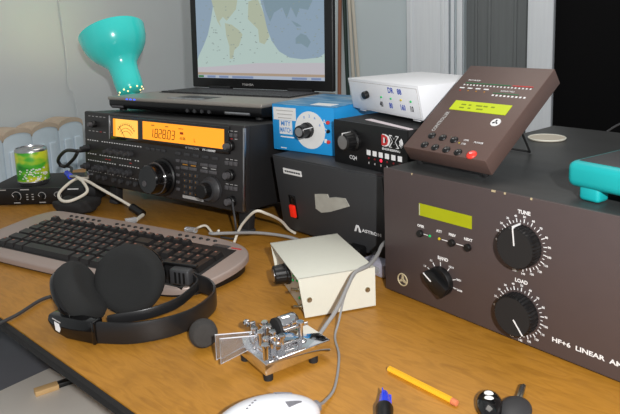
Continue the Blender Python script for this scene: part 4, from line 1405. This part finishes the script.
cable('mains_lead', 'grey cable running along the keyboard back toward the power supply',
      [(-.158, .930, .0285), (-.150, .925, .0295), (-.127, .932, .027), (-.0847, .960, .016), (-.0375, .952, .010), (-.006, .930, .004), (.02, .90, .004), (.05, .862, .004)], .0024, CABG)
cable('white_loop_lead', 'white cable arching in front of the radio right leg',
      [(-.1250, .9550, .004), (-.1180, .9600, .020), (-.1080, .9560, .036), (-.0875, .9383, .058), (-.0710, .9430, .052), (-.0520, .9700, .032), (-.040, .985, .012), (-.03, .99, .003)], .0022, CABW)
cable('dark_lead', 'thin dark cable hanging beside the radio right leg', [(-.128, .985, .060), (-.1230, .968, .030), (-.1260, .976, .004), (-.150, .985, .003)], .0018, CABD)
cable('paddle_cable', 'grey twin cable draped over the cream box to the chrome key',
      [(.0005, .6260, .013), (.0090, .6370, .020), (.0220, .6480, .033), (.0360, .6720, .0490), (.0450, .6900, .0560), (.0620, .7080, .0565), (.0760, .7390, .0570), (.0865, .775, .057), (.1000, .806, .050), (.1350, .838, .03), (.165, .862, .01)], .0022, CABG)

b = MB()
T = Matrix.Rotation(R(-40), 4, 'Z')
b.box(-.013, .013, -.010, .010, 0, .020, BLKPL, .003, X=T)
b.cyl((-.013, 0, .010), (-.024, .012, .010), .0075, BLKPL)
o = b.build('black_plug'); o.location = (.060, .876, 0)
tag(o, 'black power plug in front of the power supply behind the cream box', 'plug')
b = MB()
T = Matrix.Rotation(R(-50), 4, 'Z')
b.box(-.024, .018, -.010, .012, 0, .020, LAVG, .004, X=T)
b.box(-.016, .010, -.0105, -.009, .005, .015, CLEAR, .001, X=T)
o = b.build('clear_connector'); o.location = (.0865, .818, 0)
tag(o, 'translucent grey connector between cream box and amplifier', 'connector')

hang = 'cables hanging in the corner behind the laptop'
for nm, lb, s0, s1, r_, m in (('hanging_cable', 'brown cable hanging just right of the laptop screen', .405, .392, .008, CABBR), ('hanging_cable', 'dark green cable hanging right of the brown one', .425, .429, .008, CABGR),
                              ('hanging_cable', 'thin white cable hanging beside the dark green one', .445, .456, .007, CABW), ('hanging_cable', 'rightmost white cable hanging in front of the bare wall', .461, .479, .007, CABW)):
    p0 = BW @ Vector((s0, -.012, .40)); p1 = BW @ Vector((s1, -.012, .08))
    dv = (p0 - p1)
    b = MB(); b.tube([p0 + dv * 3.2, p0 + dv, p0, p1, p1 - dv * .8 + Vector((.003, -.01, 0)), p1 - dv * 2.2], r_, m, 8)
    tag(b.build(nm), lb, 'cable', hang)
p = [AM @ Vector(v) for v in ((.075, .405, .150), (.10, .415, .170), (.145, .43, .1855), (.20, .44, .188), (.26, .46, .175), (.30, .48, .10), (.31, .50, 0.003))]
cable('rear_cable', 'thin grey cable arching up behind the amplifier before the dark window', p, .0016, CABD)

# ------------------------------------------------------------------ below the desk, lower left
SZ = -.20
st = thing('stool', 'light grey topped stool below the desk at lower left', 'stool', (-.4386, .964, FZ), (0, 0, R(-40)))
b = MB(); b.box(-.0, .34, -.30, .0, SZ - .018 - FZ, SZ - FZ, LGREY, .003)
b.build('seat', st)
for x in (.03, .31):
    for y in (-.27, -.03):
        b = MB(); b.box(x - .015, x + .015, y - .015, y + .015, 0, SZ - .018 - FZ, LEGW, .003); b.build('leg', st)
br = thing('brush', 'flat tan brush with black handle lying on the grey stool', 'brush', (-.4298, .884, SZ + .004), (0, 0, math.atan2(.9215 - .8845, -.3748 + .4298)))
b = MB(); b.box(0, .034, -.0075, .0075, -.004, .004, TANW, .001); b.build('tan_block', br)
b = MB(); b.box(.033, .085, -.006, .006, -.0035, .0045, BLKPL, .002); b.build('handle', br)
bi = thing('storage_bin', 'dark grey plastic bin standing behind the stool at lower left', 'bin', (-.612, 1.120, FZ), (0, 0, R(-40)))
bh = .46
b = MB()
b.prism([(-.14, -.11), (.14, -.11), (.14, .11), (-.14, .11)], 0, bh, BINM, 'xy', .012)
b.box(-.15, .15, -.12, .12, bh - .02, bh, BINM, .006)
b.build('tub', bi)
b = MB(); b.box(-.153, .153, -.123, .123, bh, bh + .012, BINM, .005); b.build('lid', bi)
